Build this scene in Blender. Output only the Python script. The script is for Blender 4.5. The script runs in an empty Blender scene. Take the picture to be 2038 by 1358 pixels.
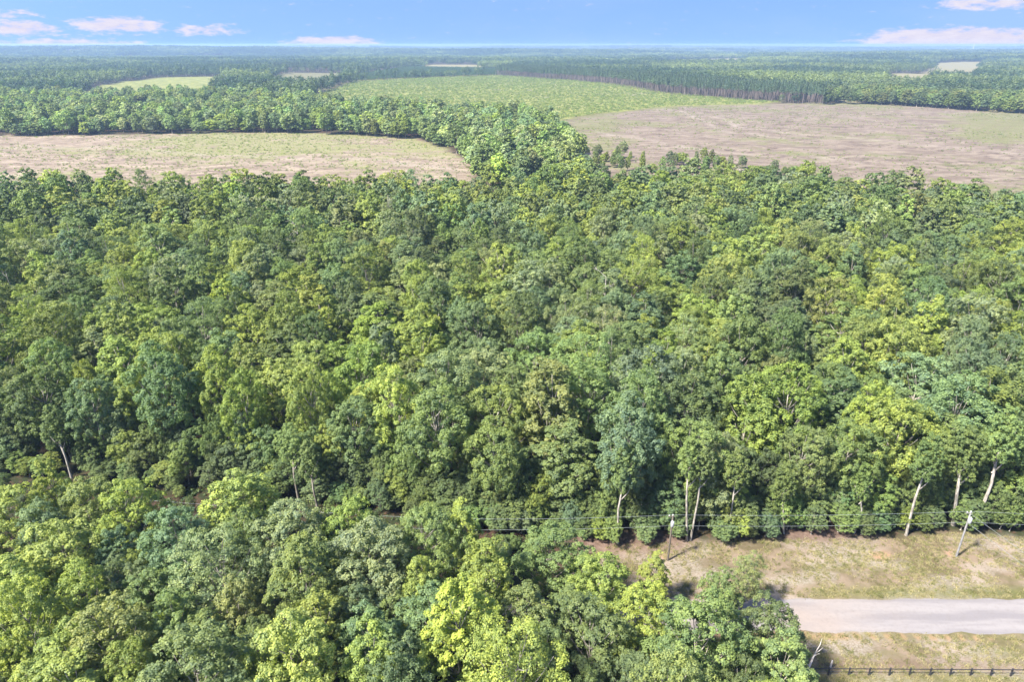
import bpy, math, random
import numpy as np
from mathutils import Vector
rng = np.random.default_rng(11)
random.seed(11)
R = math.radians
sc = bpy.context.scene
C = sc.collection

# ------------------------------------------------------------------ camera
PW, PH, F = 2038.0, 1358.0, 1359.0          # photograph size and focal length in its pixels
CAM_H = 75.0
PITCH = math.atan(591.0 / F)                # camera looks down by this much
CP, SP = math.cos(PITCH), math.sin(PITCH)
cam_d = bpy.data.cameras.new('camera'); cam = bpy.data.objects.new('camera', cam_d); C.objects.link(cam)
cam.location = (0, 0, CAM_H); cam.rotation_euler = (R(90) - PITCH, 0, 0)
cam_d.sensor_width = 36; cam_d.lens = 36 * F / PW
cam_d.clip_start = 0.5; cam_d.clip_end = 60000
sc.camera = cam

# ------------------------------------------------------------------ sun, sky, exposure
SUN_EL, SUN_AZ = R(50), R(238)              # azimuth clockwise from +Y: behind the camera and to its left
sun_dir = Vector((math.sin(SUN_AZ) * math.cos(SUN_EL), math.cos(SUN_AZ) * math.cos(SUN_EL), math.sin(SUN_EL)))
sd = bpy.data.lights.new('sun', 'SUN'); sun = bpy.data.objects.new('sun', sd); C.objects.link(sun)
sd.energy = 3.6; sd.angle = R(5.0); sd.color = (1.0, 0.95, 0.86)
sun.rotation_euler = sun_dir.to_track_quat('Z', 'Y').to_euler(); sun.location = (0, 0, 200)
vs = sc.view_settings
sc.display_settings.display_device = 'sRGB'
vs.view_transform = 'Standard'; vs.look = 'None'; vs.exposure = 2.12; vs.gamma = 1.0; vs.use_curve_mapping = False
EXPF = 2 ** 2.12

def N(nt, typ, **kw):
    n = nt.nodes.new(typ)
    for k, v in kw.items():
        if k.startswith('i_'):
            key = k[2:]
            key = int(key) if key.isdigit() else key
            s = n.inputs[key]
            if hasattr(v, 'is_output'): nt.links.new(v, s)
            else: s.default_value = v
        else: setattr(n, k, v)
    return n
def mth(nt, op, a, b=None, c=None, clamp=False):
    n = nt.nodes.new('ShaderNodeMath'); n.operation = op; n.use_clamp = clamp
    for i, v in enumerate((a, b, c)):
        if v is None: continue
        if hasattr(v, 'is_output'): nt.links.new(v, n.inputs[i])
        else: n.inputs[i].default_value = v
    return n.outputs[0]
def mixc(nt, fac, a, b, blend='MIX'):
    n = nt.nodes.new('ShaderNodeMix'); n.data_type = 'RGBA'; n.blend_type = blend
    for s, v in ((n.inputs[0], fac), (n.inputs[6], a), (n.inputs[7], b)):
        if hasattr(v, 'is_output'): nt.links.new(v, s)
        else: s.default_value = v if not isinstance(v, tuple) or len(v) == 4 else (*v, 1)
    return n.outputs[2]
def sstep(nt, x, lo, hi):
    n = nt.nodes.new('ShaderNodeMapRange'); n.interpolation_type = 'SMOOTHSTEP'
    nt.links.new(x, n.inputs[0]); n.inputs[1].default_value = lo; n.inputs[2].default_value = hi
    return n.outputs[0]
def noise(nt, vec, scale, detail=3, rough=0.55, out=0):
    n = nt.nodes.new('ShaderNodeTexNoise'); n.inputs['Scale'].default_value = scale
    n.inputs['Detail'].default_value = detail; n.inputs['Roughness'].default_value = rough
    nt.links.new(vec, n.inputs['Vector'])
    return n.outputs[out]

def pix_dir(px, py):
    u = (px - PW / 2) / F; v = (py - PH / 2) / F
    return np.array([u, CP - v * SP, -SP - v * CP])
def pix(px, py, h=0.0):
    d = pix_dir(px, py); t = (h - CAM_H) / d[2]
    return (d[0] * t, d[1] * t)
def to_px(x, y, z):
    zc = y * CP + (CAM_H - z) * SP
    v = (-y * SP + (CAM_H - z) * CP) / zc
    return PW / 2 + F * x / zc, PH / 2 + F * v

w = bpy.data.worlds.new('World'); sc.world = w; w.use_nodes = True
nt = w.node_tree; nt.nodes.clear()
co = N(nt, 'ShaderNodeTexCoord').outputs['Generated']
nrm = N(nt, 'ShaderNodeVectorMath', operation='NORMALIZE', i_0=co).outputs[0]
sx = N(nt, 'ShaderNodeSeparateXYZ', i_0=nrm)
X, Y, Z = sx.outputs
# the clear air near the horizon is as blue as the sky some way up: sample the sky model higher up
zl = mth(nt, 'ADD', mth(nt, 'MULTIPLY', mth(nt, 'MAXIMUM', Z, -0.05), 1.0), 0.42)
lift = N(nt, 'ShaderNodeCombineXYZ', i_0=X, i_1=Y, i_2=zl).outputs[0]
sky = N(nt, 'ShaderNodeTexSky', sky_type='NISHITA', sun_disc=False, sun_elevation=SUN_EL, sun_rotation=SUN_AZ,
        altitude=100, air_density=1.0, dust_density=0.6, ozone_density=1.6)
nt.links.new(lift, sky.inputs[0])
SKY_S = 0.10
skyc = mixc(nt, 1.0, sky.outputs[0], (0.64, 0.69, 0.85), 'MULTIPLY')
pale = mth(nt, 'MULTIPLY', mth(nt, 'SUBTRACT', 1.0, sstep(nt, Z, -0.01, 0.055)), 0.25)
skyc = mixc(nt, pale, skyc, tuple(c / EXPF / SKY_S for c in (0.38, 0.60, 0.93)))
az = mth(nt, 'ARCTAN2', X, Y)
cv = N(nt, 'ShaderNodeCombineXYZ', i_0=mth(nt, 'MULTIPLY', az, 1.0), i_1=mth(nt, 'MULTIPLY', Z, 3.2), i_2=mth(nt, 'MULTIPLY', Y, .2)).outputs[0]
n1 = noise(nt, cv, 55, 7, 0.62)
n2 = noise(nt, cv, 7, 3, 0.5)
clouds = [  # centre x, centre y, half width, half height in the photograph, weight
    (120, 90, 150, 13, 1.05), (40, 55, 75, 16, 1.0), (240, 50, 88, 17, 1.0), (20, 27, 60, 9, .7), (135, 74, 40, 9, .55),
    (400, 60, 75, 11, .7), (440, 52, 40, 7, .5), (664, 86, 85, 13, 1.1), (1900, 80, 200, 26, 1.25), (1790, 84, 60, 16, 1.0),
    (1990, 78, 120, 22, 1.0), (1970, 5, 120, 13, .9), (-200, 60, 120, 20, 1), (2300, 60, 200, 26, 1), (2500, 10, 160, 20, .8), (-450, 40, 150, 20, .8)]
dens = None
for (cx, cy, rx, ry, wt) in clouds:
    d = pix_dir(cx, cy); d = d / np.linalg.norm(d)
    a0 = math.atan2(d[0], d[1]); z0 = d[2]
    d2 = pix_dir(cx + rx, cy); d2 /= np.linalg.norm(d2); ra = abs(math.atan2(d2[0], d2[1]) - a0)
    d3 = pix_dir(cx, cy - ry); d3 /= np.linalg.norm(d3); rz = abs(d3[2] - z0)
    ea = mth(nt, 'POWER', mth(nt, 'DIVIDE', mth(nt, 'SUBTRACT', az, a0), ra), 2)
    dz = mth(nt, 'DIVIDE', mth(nt, 'SUBTRACT', Z, z0), rz)
    ez = mth(nt, 'POWER', dz, 2)
    e = mth(nt, 'SUBTRACT', 1.0, mth(nt, 'MULTIPLY', mth(nt, 'ADD', ea, ez), 0.5), clamp=True)
    e = mth(nt, 'MULTIPLY', e, wt)
    dens = e if dens is None else mth(nt, 'MAXIMUM', dens, e)
other = mth(nt, 'MULTIPLY', mth(nt, 'MULTIPLY', sstep(nt, mth(nt, 'ABSOLUTE', az), 0.85, 1.2), sstep(nt, n2, 0.48, 0.62)), mth(nt, 'SUBTRACT', 1.0, sstep(nt, Z, 0.05, 0.5)))
dens = mth(nt, 'MAXIMUM', dens, mth(nt, 'MULTIPLY', other, .9))
cm = sstep(nt, mth(nt, 'ADD', dens, mth(nt, 'MULTIPLY', mth(nt, 'SUBTRACT', n1, 0.5), 2.3)), 0.22, 0.95)
wisp = mth(nt, 'MULTIPLY', sstep(nt, noise(nt, cv, 3.0, 4, .6), 0.42, 0.75), 0.16)
skyc = mixc(nt, wisp, skyc, tuple(c / EXPF / SKY_S for c in (0.70, 0.80, 1.0)))
cc = mixc(nt, n1, tuple(c / EXPF / SKY_S for c in (0.66, 0.62, 0.82)), tuple(c / EXPF / SKY_S for c in (1.0, 0.95, 1.0)))
skyc = mixc(nt, mth(nt, 'MULTIPLY', cm, 0.95), skyc, cc)
bg = N(nt, 'ShaderNodeBackground', i_0=skyc, i_1=SKY_S)
nt.links.new(bg.outputs[0], N(nt, 'ShaderNodeOutputWorld').inputs[0])

# ------------------------------------------------------------------ numpy helpers
def hash2(ix, iy, s):
    v = np.sin(ix * 127.1 + iy * 311.7 + s * 74.7) * 43758.5453
    return v - np.floor(v)
def vnoise(x, y, s=0):
    ix, iy = np.floor(x), np.floor(y); fx, fy = x - ix, y - iy
    fx = fx * fx * (3 - 2 * fx); fy = fy * fy * (3 - 2 * fy)
    a, b = hash2(ix, iy, s), hash2(ix + 1, iy, s); c, d = hash2(ix, iy + 1, s), hash2(ix + 1, iy + 1, s)
    return (a * (1 - fx) + b * fx) * (1 - fy) + (c * (1 - fx) + d * fx) * fy
def fbm(x, y, s=0, o=4):
    r = 0; a = .5; t = 0
    for k in range(o):
        r = r + a * vnoise(x * 2 ** k + 17 * k, y * 2 ** k - 9 * k, s + k); t += a; a *= .5
    return r / t
def smooth(x, lo, hi):
    t = np.clip((x - lo) / (hi - lo), 0, 1); return t * t * (3 - 2 * t)
def terrain(x, y):
    x = np.asarray(x, float); y = np.asarray(y, float)
    r = np.hypot(x, y)
    z = 0.5 * (fbm(x / 30, y / 30, 3) - .5) * smooth(r, 90, 150)
    z = z + 9 * (fbm(x / 350, y / 350, 5) - .5) * smooth(r, 450, 1500)
    z = z + 75 * (fbm(x / 1900, y / 900, 8, 2) - .48) * smooth(r, 2600, 5000)
    ridge = np.exp(-((y - 6500 - .15 * x) / 1500) ** 2) * smooth(-x, -600, 2500)
    z = z + 30 * ridge * smooth(r, 2500, 5000)
    z = z + 14 * smooth(r, 7000, 11000)
    return np.clip(z, -22, 46)
def inpoly(px, py, poly):
    inside = np.zeros(np.shape(px), bool); n = len(poly)
    for i in range(n):
        x1, y1 = poly[i]; x2, y2 = poly[(i + 1) % n]
        if y1 == y2: continue
        c = ((y1 > py) != (y2 > py)) & (px < (x2 - x1) * (py - y1) / (y2 - y1) + x1)
        inside ^= c
    return inside
def sdist(px, py, poly):
    """signed distance to a polygon, positive inside"""
    d = np.full(np.shape(px), 1e9); n = len(poly)
    for i in range(n):
        x1, y1 = poly[i]; x2, y2 = poly[(i + 1) % n]
        ex, ey = x2 - x1, y2 - y1; L = ex * ex + ey * ey + 1e-9
        t = np.clip(((px - x1) * ex + (py - y1) * ey) / L, 0, 1)
        d = np.minimum(d, np.hypot(px - x1 - t * ex, py - y1 - t * ey))
    return np.where(inpoly(px, py, poly), d, -d)
def P(pts, h=0.0): return [pix(a, b, h) for a, b in pts]

# ------------------------------------------------------------------ land cover, traced as places on the ground
main_wood = P([(-500, 935), (-60, 950), (145, 950), (400, 982), (600, 1000), (800, 1022), (1000, 1062), (1230, 1074), (1400, 1070), (1460, 1072),
               (1600, 1062), (1800, 1060), (1900, 1046), (2038, 1062), (2500, 1085)]) + \
            P([(2500, 430), (2150, 400), (2038, 388), (1850, 366), (1700, 356), (1560, 334), (1480, 330), (1180, 342), (1000, 350), (800, 352), (500, 362), (200, 356), (-60, 352), (-500, 350)], 19)
field_left = P([(-500, 272), (0, 269), (150, 268), (350, 264), (500, 262), (700, 268), (830, 276), (900, 300), (960, 345), (960, 430), (-500, 430)])
field_right = P([(1085, 243), (1200, 227), (1330, 211), (1500, 205), (1700, 203), (1850, 211), (2038, 224), (2500, 250), (2500, 470), (1200, 430), (1180, 320), (1150, 290)])
scrub = P([(620, 190), (700, 162), (870, 153), (1000, 149), (1150, 158), (1330, 184), (1560, 201), (1500, 206), (1330, 211), (1200, 226), (1085, 243), (1040, 238), (940, 234), (790, 228), (700, 226), (625, 214)])
young_pines = P([(685, 160), (700, 150), (810, 135), (1010, 137), (1010, 148), (870, 152), (720, 160)])
cut_far = [P([(150, 197), (200, 168), (330, 154), (440, 153), (450, 170), (430, 197)]), P([(535, 172), (560, 145), (690, 145), (685, 160), (640, 178)])]
gold = [P([(1835, 152), (1850, 127), (1960, 125), (1960, 150), (1900, 160)]), P([(1755, 172), (1770, 147), (1850, 147), (1860, 165), (1800, 176)]), P([(1668, 203), (1675, 191), (1710, 191), (1708, 203)]),
        P([(1960, 222), (1975, 209), (2300, 209), (2300, 222)]), P([(1300, 132), (1330, 118), (1480, 117), (1490, 130)]), P([(835, 138), (840, 129), (960, 129), (960, 138)])]
verge = P([(1150, 1180), (1130, 1112), (1230, 1082), (1400, 1078), (1600, 1070), (1800, 1068), (1900, 1056), (2038, 1070), (2600, 1090), (2600, 1800), (1600, 1800), (1600, 1262), (1500, 1262), (1400, 1262), (1150, 1262)])
belt = P([(-500, 274), (0, 271), (150, 270), (350, 266), (500, 264), (700, 270), (830, 278), (895, 300), (930, 330), (960, 380), (1180, 380), (1165, 320), (1120, 280), (1080, 243), (1030, 238), (940, 234), (790, 226), (700, 224), (630, 214), (500, 204), (430, 197), (150, 197), (-500, 200)])
pines_a = P([(985, 150), (1150, 160), (1330, 186), (1480, 197), (1640, 206), (1640, 196), (1480, 184), (1330, 170), (1200, 155), (1000, 143)])
pines_b = P([(835, 128), (960, 128), (965, 124), (840, 124)])
pines_c = P([(545, 145), (660, 144), (660, 139), (545, 140)])
wood_right = P([(1640, 206), (1668, 206), (1715, 205), (1850, 213), (2038, 226), (2300, 240), (2300, 222), (2038, 205), (1850, 192), (1715, 187), (1640, 196)])
open_ground = [field_left, field_right, scrub, young_pines] + cut_far + gold

def stuff_mesh(name, verts, quads, mats, mat_idx=None, shade=None, smooth_=False):
    me = bpy.data.meshes.new(name)
    verts = np.asarray(verts, np.float32); quads = np.asarray(quads, np.int32)
    me.vertices.add(len(verts)); me.vertices.foreach_set('co', verts.ravel())
    me.loops.add(quads.size); me.loops.foreach_set('vertex_index', quads.ravel())
    me.polygons.add(len(quads)); me.polygons.foreach_set('loop_start', np.arange(0, quads.size, 4, dtype=np.int32))
    for m in mats: me.materials.append(m)
    if mat_idx is not None: me.polygons.foreach_set('material_index', np.asarray(mat_idx, np.int32))
    me.polygons.foreach_set('use_smooth', np.full(len(quads), smooth_))
    if shade is not None:
        at = me.attributes.new('shade', 'FLOAT', 'FACE'); at.data.foreach_set('value', np.asarray(shade, np.float32))
    me.update(calc_edges=True)
    return me
def link(name, me, parent=None, **props):
    o = bpy.data.objects.new(name, me); C.objects.link(o)
    if parent: o.parent = parent
    for k, v in props.items(): o[k] = v
    return o

# ------------------------------------------------------------------ materials
def newmat(name):
    m = bpy.data.materials.new(name); m.use_nodes = True; nt = m.node_tree; nt.nodes.clear()
    out = nt.nodes.new('ShaderNodeOutputMaterial')
    return m, nt, out
def leaf_material(name, trans=0.36, gloss=0.02, hue_amt=1.0):
    m, nt, out = newmat(name)
    t = N(nt, 'ShaderNodeAttribute', attribute_type='INSTANCER', attribute_name='tint').outputs['Color']
    s = N(nt, 'ShaderNodeAttribute', attribute_type='GEOMETRY', attribute_name='shade').outputs['Fac']
    # young leaves are yellower and paler, old ones deeper green
    yl = mixc(nt, 1.0, t, (1.42, 1.36, 1.02), 'MULTIPLY')
    dk = mixc(nt, 1.0, t, (0.62, 0.72, 0.85), 'MULTIPLY')
    col = mixc(nt, s, dk, yl)
    di = N(nt, 'ShaderNodeBsdfDiffuse', i_Color=col)
    tc = mixc(nt, 1.0, col, (1.35, 1.5, 0.55), 'MULTIPLY')
    tr = N(nt, 'ShaderNodeBsdfTranslucent', i_Color=tc)
    gl = N(nt, 'ShaderNodeBsdfGlossy', i_Color=(.9, .95, 1, 1), i_Roughness=0.6)
    a = N(nt, 'ShaderNodeMixShader', i_0=trans, i_1=di.outputs[0], i_2=tr.outputs[0])
    b = N(nt, 'ShaderNodeMixShader', i_0=gloss, i_1=a.outputs[0], i_2=gl.outputs[0])
    nt.links.new(b.outputs[0], out.inputs[0])
    return m
M_leaf = leaf_material('leaves')
M_needle = leaf_material('needles', 0.15, 0.03)
def bark_material(name, c1, c2, scale=2.0):
    m, nt, out = newmat(name)
    co = N(nt, 'ShaderNodeTexCoord').outputs['Object']
    mp = N(nt, 'ShaderNodeMapping', i_0=co); mp.inputs[3].default_value = (1, 1, .22)
    n = noise(nt, mp.outputs[0], scale, 5, .65)
    col = mixc(nt, sstep(nt, n, .35, .68), (*c1, 1), (*c2, 1))
    bs = N(nt, 'ShaderNodeBsdfPrincipled', i_2=0.9); nt.links.new(col, bs.inputs[0])
    bu = N(nt, 'ShaderNodeBump', i_Strength=.5, i_Distance=.05, i_Height=n); nt.links.new(bu.outputs[0], bs.inputs['Normal'])
    nt.links.new(bs.outputs[0], out.inputs[0])
    return m
M_bark = bark_material('grey_bark', (.13, .11, .09), (.42, .38, .32))
M_pbark = bark_material('pine_bark', (.11, .085, .07), (.22, .175, .15))
M_dead = bark_material('bleached_wood', (.34, .30, .27), (.62, .58, .54), 4)
M_pale = bark_material('pale_mottled_bark', (.16, .14, .115), (.46, .42, .36), 4)
M_pole = bark_material('pole_wood', (.07, .06, .05), (.16, .13, .10), 6)
M_polegrey = bark_material('weathered_pole_wood', (.14, .135, .135), (.28, .27, .265), 6)

def ground_material():
    m, nt, out = newmat('ground')
    co = N(nt, 'ShaderNodeTexCoord').outputs['Object']
    A = N(nt, 'ShaderNodeSeparateColor', i_0=N(nt, 'ShaderNodeAttribute', attribute_name='cover_a').outputs['Color']).outputs
    B = N(nt, 'ShaderNodeSeparateColor', i_0=N(nt, 'ShaderNodeAttribute', attribute_name='cover_b').outputs['Color']).outputs
    def st(sx_, sy_, rot=0):
        mp = N(nt, 'ShaderNodeMapping', i_0=co); mp.inputs[3].default_value = (sx_, sy_, 1); mp.inputs[2].default_value = (0, 0, rot)
        return mp.outputs[0]
    nb = noise(nt, co, 0.012, 4, .6); nm = noise(nt, co, 0.06, 5, .65); nf = noise(nt, co, 0.9, 5, .7); ng = noise(nt, co, 4.5, 4, .7)
    # forest floor
    col = mixc(nt, sstep(nt, nm, .4, .6), (.085, .052, .038), (.045, .062, .024))
    col = mixc(nt, sstep(nt, nf, .48, .66), col, (.16, .095, .065))
    col = mixc(nt, sstep(nt, ng, .5, .7), col, (.035, .035, .018))
    # cleared ground: raked slash, bare soil, regrowth
    wd = N(nt, 'ShaderNodeVectorMath', operation='MULTIPLY_ADD', i_0=noise(nt, co, .02, 3, .6, 1), i_1=(45, 45, 0), i_2=co).outputs[0]
    def stw(a_, b_, r_):
        mp = N(nt, 'ShaderNodeMapping', i_0=wd); mp.inputs[3].default_value = (a_, b_, 1); mp.inputs[2].default_value = (0, 0, r_)
        return mp.outputs[0]
    ws = noise(nt, stw(.022, .06, R(14)), 1.6, 6, .75); ws2 = noise(nt, stw(.07, .2, R(-12)), 1.0, 6, .8)
    cut = mixc(nt, sstep(nt, ws, .34, .64), (.29, .225, .170), (.52, .435, .33))
    cut = mixc(nt, mth(nt, 'MULTIPLY', sstep(nt, ws2, .48, .64), .85), cut, (.16, .115, .09))
    cut = mixc(nt, mth(nt, 'MULTIPLY', sstep(nt, nf, .55, .8), .6), cut, (.52, .45, .38))
    grn = mixc(nt, sstep(nt, nf, .35, .65), (.22, .255, .09), (.42, .43, .18))
    gm = sstep(nt, mth(nt, 'ADD', mth(nt, 'ADD', nb, mth(nt, 'MULTIPLY', nm, .7)), mth(nt, 'MULTIPLY', B[2], .36)), .86, 1.04)
    cut = mixc(nt, mth(nt, 'MULTIPLY', mth(nt, 'MULTIPLY', gm, sstep(nt, noise(nt, wd, .35, 4, .75), .36, .54)), .92), cut, grn)
    mau = mixc(nt, 1.0, cut, (.80, .80, .83), 'MULTIPLY')
    cut = mixc(nt, B[1], cut, mau)
    col = mixc(nt, A[0], col, cut)
    # scrub
    s1 = mixc(nt, sstep(nt, nm, .36, .62), (.24, .28, .075), (.42, .43, .135))
    s1 = mixc(nt, mth(nt, 'MULTIPLY', sstep(nt, noise(nt, co, .25, 4, .7), .48, .7), .6), s1, (.11, .15, .05))
    s1 = mixc(nt, sstep(nt, mth(nt, 'ADD', nb, mth(nt, 'MULTIPLY', ws, .35)), .80, .90), s1, (.42, .36, .31))
    col = mixc(nt, A[1], col, s1)
    col = mixc(nt, A[2], col, mixc(nt, nm, (.30, .28, .14), (.42, .37, .20)))
    D = N(nt, 'ShaderNodeSeparateColor', i_0=N(nt, 'ShaderNodeAttribute', attribute_name='cover_d').outputs['Color']).outputs
    col = mixc(nt, mth(nt, 'MULTIPLY', D[0], mth(nt, 'MULTIPLY', sstep(nt, nm, .35, .6), .75)), col, (.50, .43, .36))
    # dry verge grass near the road
    v1 = mixc(nt, sstep(nt, noise(nt, co, .16, 6, .7), .40, .60), (.20, .165, .095), (.37, .29, .215))
    gv = noise(nt, st(.10, .22), 1.0, 5, .7)
    v1 = mixc(nt, mth(nt, 'MULTIPLY', sstep(nt, gv, .52, .62), .5), v1, (.20, .195, .08))
    wh = noise(nt, st(1.2, 2.2, R(15)), 2.2, 6, .85); wl = noise(nt, st(.07, .16, R(5)), 1.0, 4, .55)
    v1 = mixc(nt, mth(nt, 'MULTIPLY', mth(nt, 'MULTIPLY', sstep(nt, wh, .42, .56), sstep(nt, wl, .43, .58)), .7), v1, (.58, .53, .47))
    v1 = mixc(nt, mth(nt, 'MULTIPLY', sstep(nt, ng, .55, .78), .55), v1, (.14, .11, .06))
    v1 = mixc(nt, mth(nt, 'MULTIPLY', sstep(nt, nf, .6, .8), .4), v1, (.55, .47, .36))
    lit = mixc(nt, sstep(nt, nf, .35, .65), (.20, .13, .105), (.36, .26, .215))
    col = mixc(nt, B[0], col, v1)
    L2 = N(nt, 'ShaderNodeSeparateColor', i_0=N(nt, 'ShaderNodeAttribute', attribute_name='cover_c').outputs['Color']).outputs
    col = mixc(nt, mth(nt, 'MULTIPLY', L2[0], .85), col, lit)
    clay = mixc(nt, nf, (.50, .30, .19), (.62, .43, .30))
    col = mixc(nt, mth(nt, 'MULTIPLY', L2[1], sstep(nt, mth(nt, 'ADD', mth(nt, 'MULTIPLY', nf, .6), mth(nt, 'MULTIPLY', L2[1], .6)), .45, .75)), col, clay)
    col = mixc(nt, mth(nt, 'MULTIPLY', L2[2], .8), col, mixc(nt, sstep(nt, nf, .3, .7), (.13, .16, .04), (.24, .25, .07)))
    col = mixc(nt, 1.0, col, (.52, .50, .475), 'MULTIPLY')
    bs = N(nt, 'ShaderNodeBsdfPrincipled', i_2=0.95); nt.links.new(col, bs.inputs[0]); bs.inputs['Specular IOR Level'].default_value = .15
    hh = mth(nt, 'ADD', mth(nt, 'MULTIPLY', nf, .6), mth(nt, 'MULTIPLY', ng, .3))
    bu = N(nt, 'ShaderNodeBump', i_Strength=.6, i_Distance=.2, i_Height=hh); nt.links.new(bu.outputs[0], bs.inputs['Normal'])
    nt.links.new(bs.outputs[0], out.inputs[0])
    return m
M_ground = ground_material()

# ------------------------------------------------------------------ ground: one sheet to the horizon
def build_ground():
    az = np.concatenate([np.linspace(-R(48), R(48), 330), np.linspace(R(48), R(312), 72)[1:-1]])
    rr = np.concatenate([np.linspace(.5, 44, 12, endpoint=False), 44 * (15500 / 44) ** (np.linspace(0, 1, 430))])
    aa, r2 = np.meshgrid(az, rr)
    x = np.sin(aa) * r2; y = np.cos(aa) * r2
    z = terrain(x, y)
    nr, na = x.shape
    i, j = np.meshgrid(np.arange(nr - 1), np.arange(na), indexing='ij')
    a = i * na + j; b = i * na + (j + 1) % na; c = (i + 1) * na + (j + 1) % na; d = (i + 1) * na + j
    q = np.stack([a, b, c, d], -1).reshape(-1, 4)[:, ::-1]
    me = stuff_mesh('ground', np.stack([x, y, z], -1).reshape(-1, 3), q, [M_ground], smooth_=True)
    xf, yf = x.ravel(), y.ravel(); r = np.hypot(xf, yf)
    wx = (fbm(xf / 25, yf / 25, 21) - .5) * np.clip(r * .04, 2, 60); wy = (fbm(xf / 25, yf / 25, 31) - .5) * np.clip(r * .04, 2, 60)
    def wgt(poly, soft): s = np.maximum(soft, r * .004); return smooth(sdist(xf + wx, yf + wy, poly), -s, s)
    cutm = np.maximum(wgt(field_left, 6), wgt(field_right, 8))
    cutm = np.maximum(cutm, wgt(cut_far[1], 10) * .7)
    scr = np.maximum(np.maximum(wgt(scrub, 10), wgt(young_pines, 5)), wgt(cut_far[0], 12))
    gl = 0 * xf
    for p in gold: gl = np.maximum(gl, smooth(sdist(xf, yf, p), -8, 8))
    vg = smooth(sdist(xf + wx * .5, yf + wy * .5, verge), -1.2, 1.2)
    mau = wgt(field_right, 8)
    u, v = to_px(xf, yf, 0)
    front = (yf > 20)
    gboost = np.where(front, np.clip(smooth(u, 1850, 2000) * smooth(v, 205, 235) * (1 - smooth(v, 265, 300)), 0, 1) + .55 * smooth(u, 150, 400) * (1 - smooth(u, 880, 950)) * (1 - smooth(v, 290, 330))
                      + .45 * np.exp(-((u - 1150) / 120) ** 2) * (v < 300) + .5 * (1 - smooth(v, 205, 222)), 0) * cutm
    litter = np.where(front, smooth(u, 1100, 1160) * (1 - smooth(u, 1330, 1420)) * smooth(v, 1040, 1070) * (1 - smooth(v, 1090, 1120)) + 1.1 * np.exp(-((u - 1620) / 80) ** 2 - ((v - 1066) / 16) ** 2)
                      + .6 * smooth(u, 1620, 1700) * smooth(v, 1300, 1325) * (1 - smooth(v, 1336, 1345)), 0)
    clay = np.where(front, 1.2 * np.exp(-((u - 1752) / 26) ** 2 - ((v - 1107) / 10) ** 2) + .9 * np.exp(-((u - 1890) / 16) ** 2 - ((v - 1100) / 9) ** 2) + .7 * np.exp(-((u - 1322) / 16) ** 2 - ((v - 1108) / 14) ** 2)
                    + 1.0 * np.exp(-((v - 1266 - (u - 1640) * .018) / 5.0) ** 2) * (1 - smooth(u, 1940, 2040)) + .9 * np.exp(-((u - 1650) / 40) ** 2 - ((v - 1268) / 9) ** 2), 0)
    green = np.where(front, .9 * np.exp(-((v - 1181) / 12) ** 2) * smooth(u, 1580, 1640) + .55 * np.exp(-((v - 1265) / 8) ** 2) + .5 * np.exp(-((u - 2030) / 90) ** 2 - ((v - 1300) / 30) ** 2)
                     + .6 * smooth(v, 1338, 1350), 0)
    def attr(nm, a_, b_, c_):
        at = me.color_attributes.new(nm, 'FLOAT_COLOR', 'POINT')
        at.data.foreach_set('color', np.stack([a_, b_, c_, np.ones_like(xf)], -1).astype(np.float32).ravel())
    attr('cover_a', cutm, scr, gl); attr('cover_b', vg, mau, np.clip(gboost, 0, 1)); attr('cover_c', np.clip(litter, 0, 1), np.clip(clay, 0, 1), np.clip(green, 0, 1) * vg)
    trk = 0 * xf
    for line, wd_ in ((P([(1420, 232), (1500, 256), (1620, 268), (1800, 284), (2100, 312)]), 5), (P([(1330, 215), (1450, 262), (1560, 275)]), 4), (P([(-60, 300), (200, 292), (420, 310), (760, 318), (930, 340)]), 4), (P([(1180, 262), (1400, 300), (1700, 322)]), 4), (P([(1000, 168), (1100, 168), (1170, 172)]), 9), (P([(1190, 186), (1280, 184)]), 12)):
        d = np.full(xf.shape, 1e9)
        for (x1, y1), (x2, y2) in zip(line[:-1], line[1:]):
            ex, ey = x2 - x1, y2 - y1; t = np.clip(((xf + wx - x1) * ex + (yf + wy - y1) * ey) / (ex * ex + ey * ey), 0, 1)
            d = np.minimum(d, np.hypot(xf + wx - x1 - t * ex, yf + wy - y1 - t * ey))
        trk = np.maximum(trk, np.exp(-(d / wd_) ** 2))
    attr('cover_d', trk, 0 * xf, 0 * xf)
    o = link('ground', me, kind='structure')
build_ground()

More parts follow.
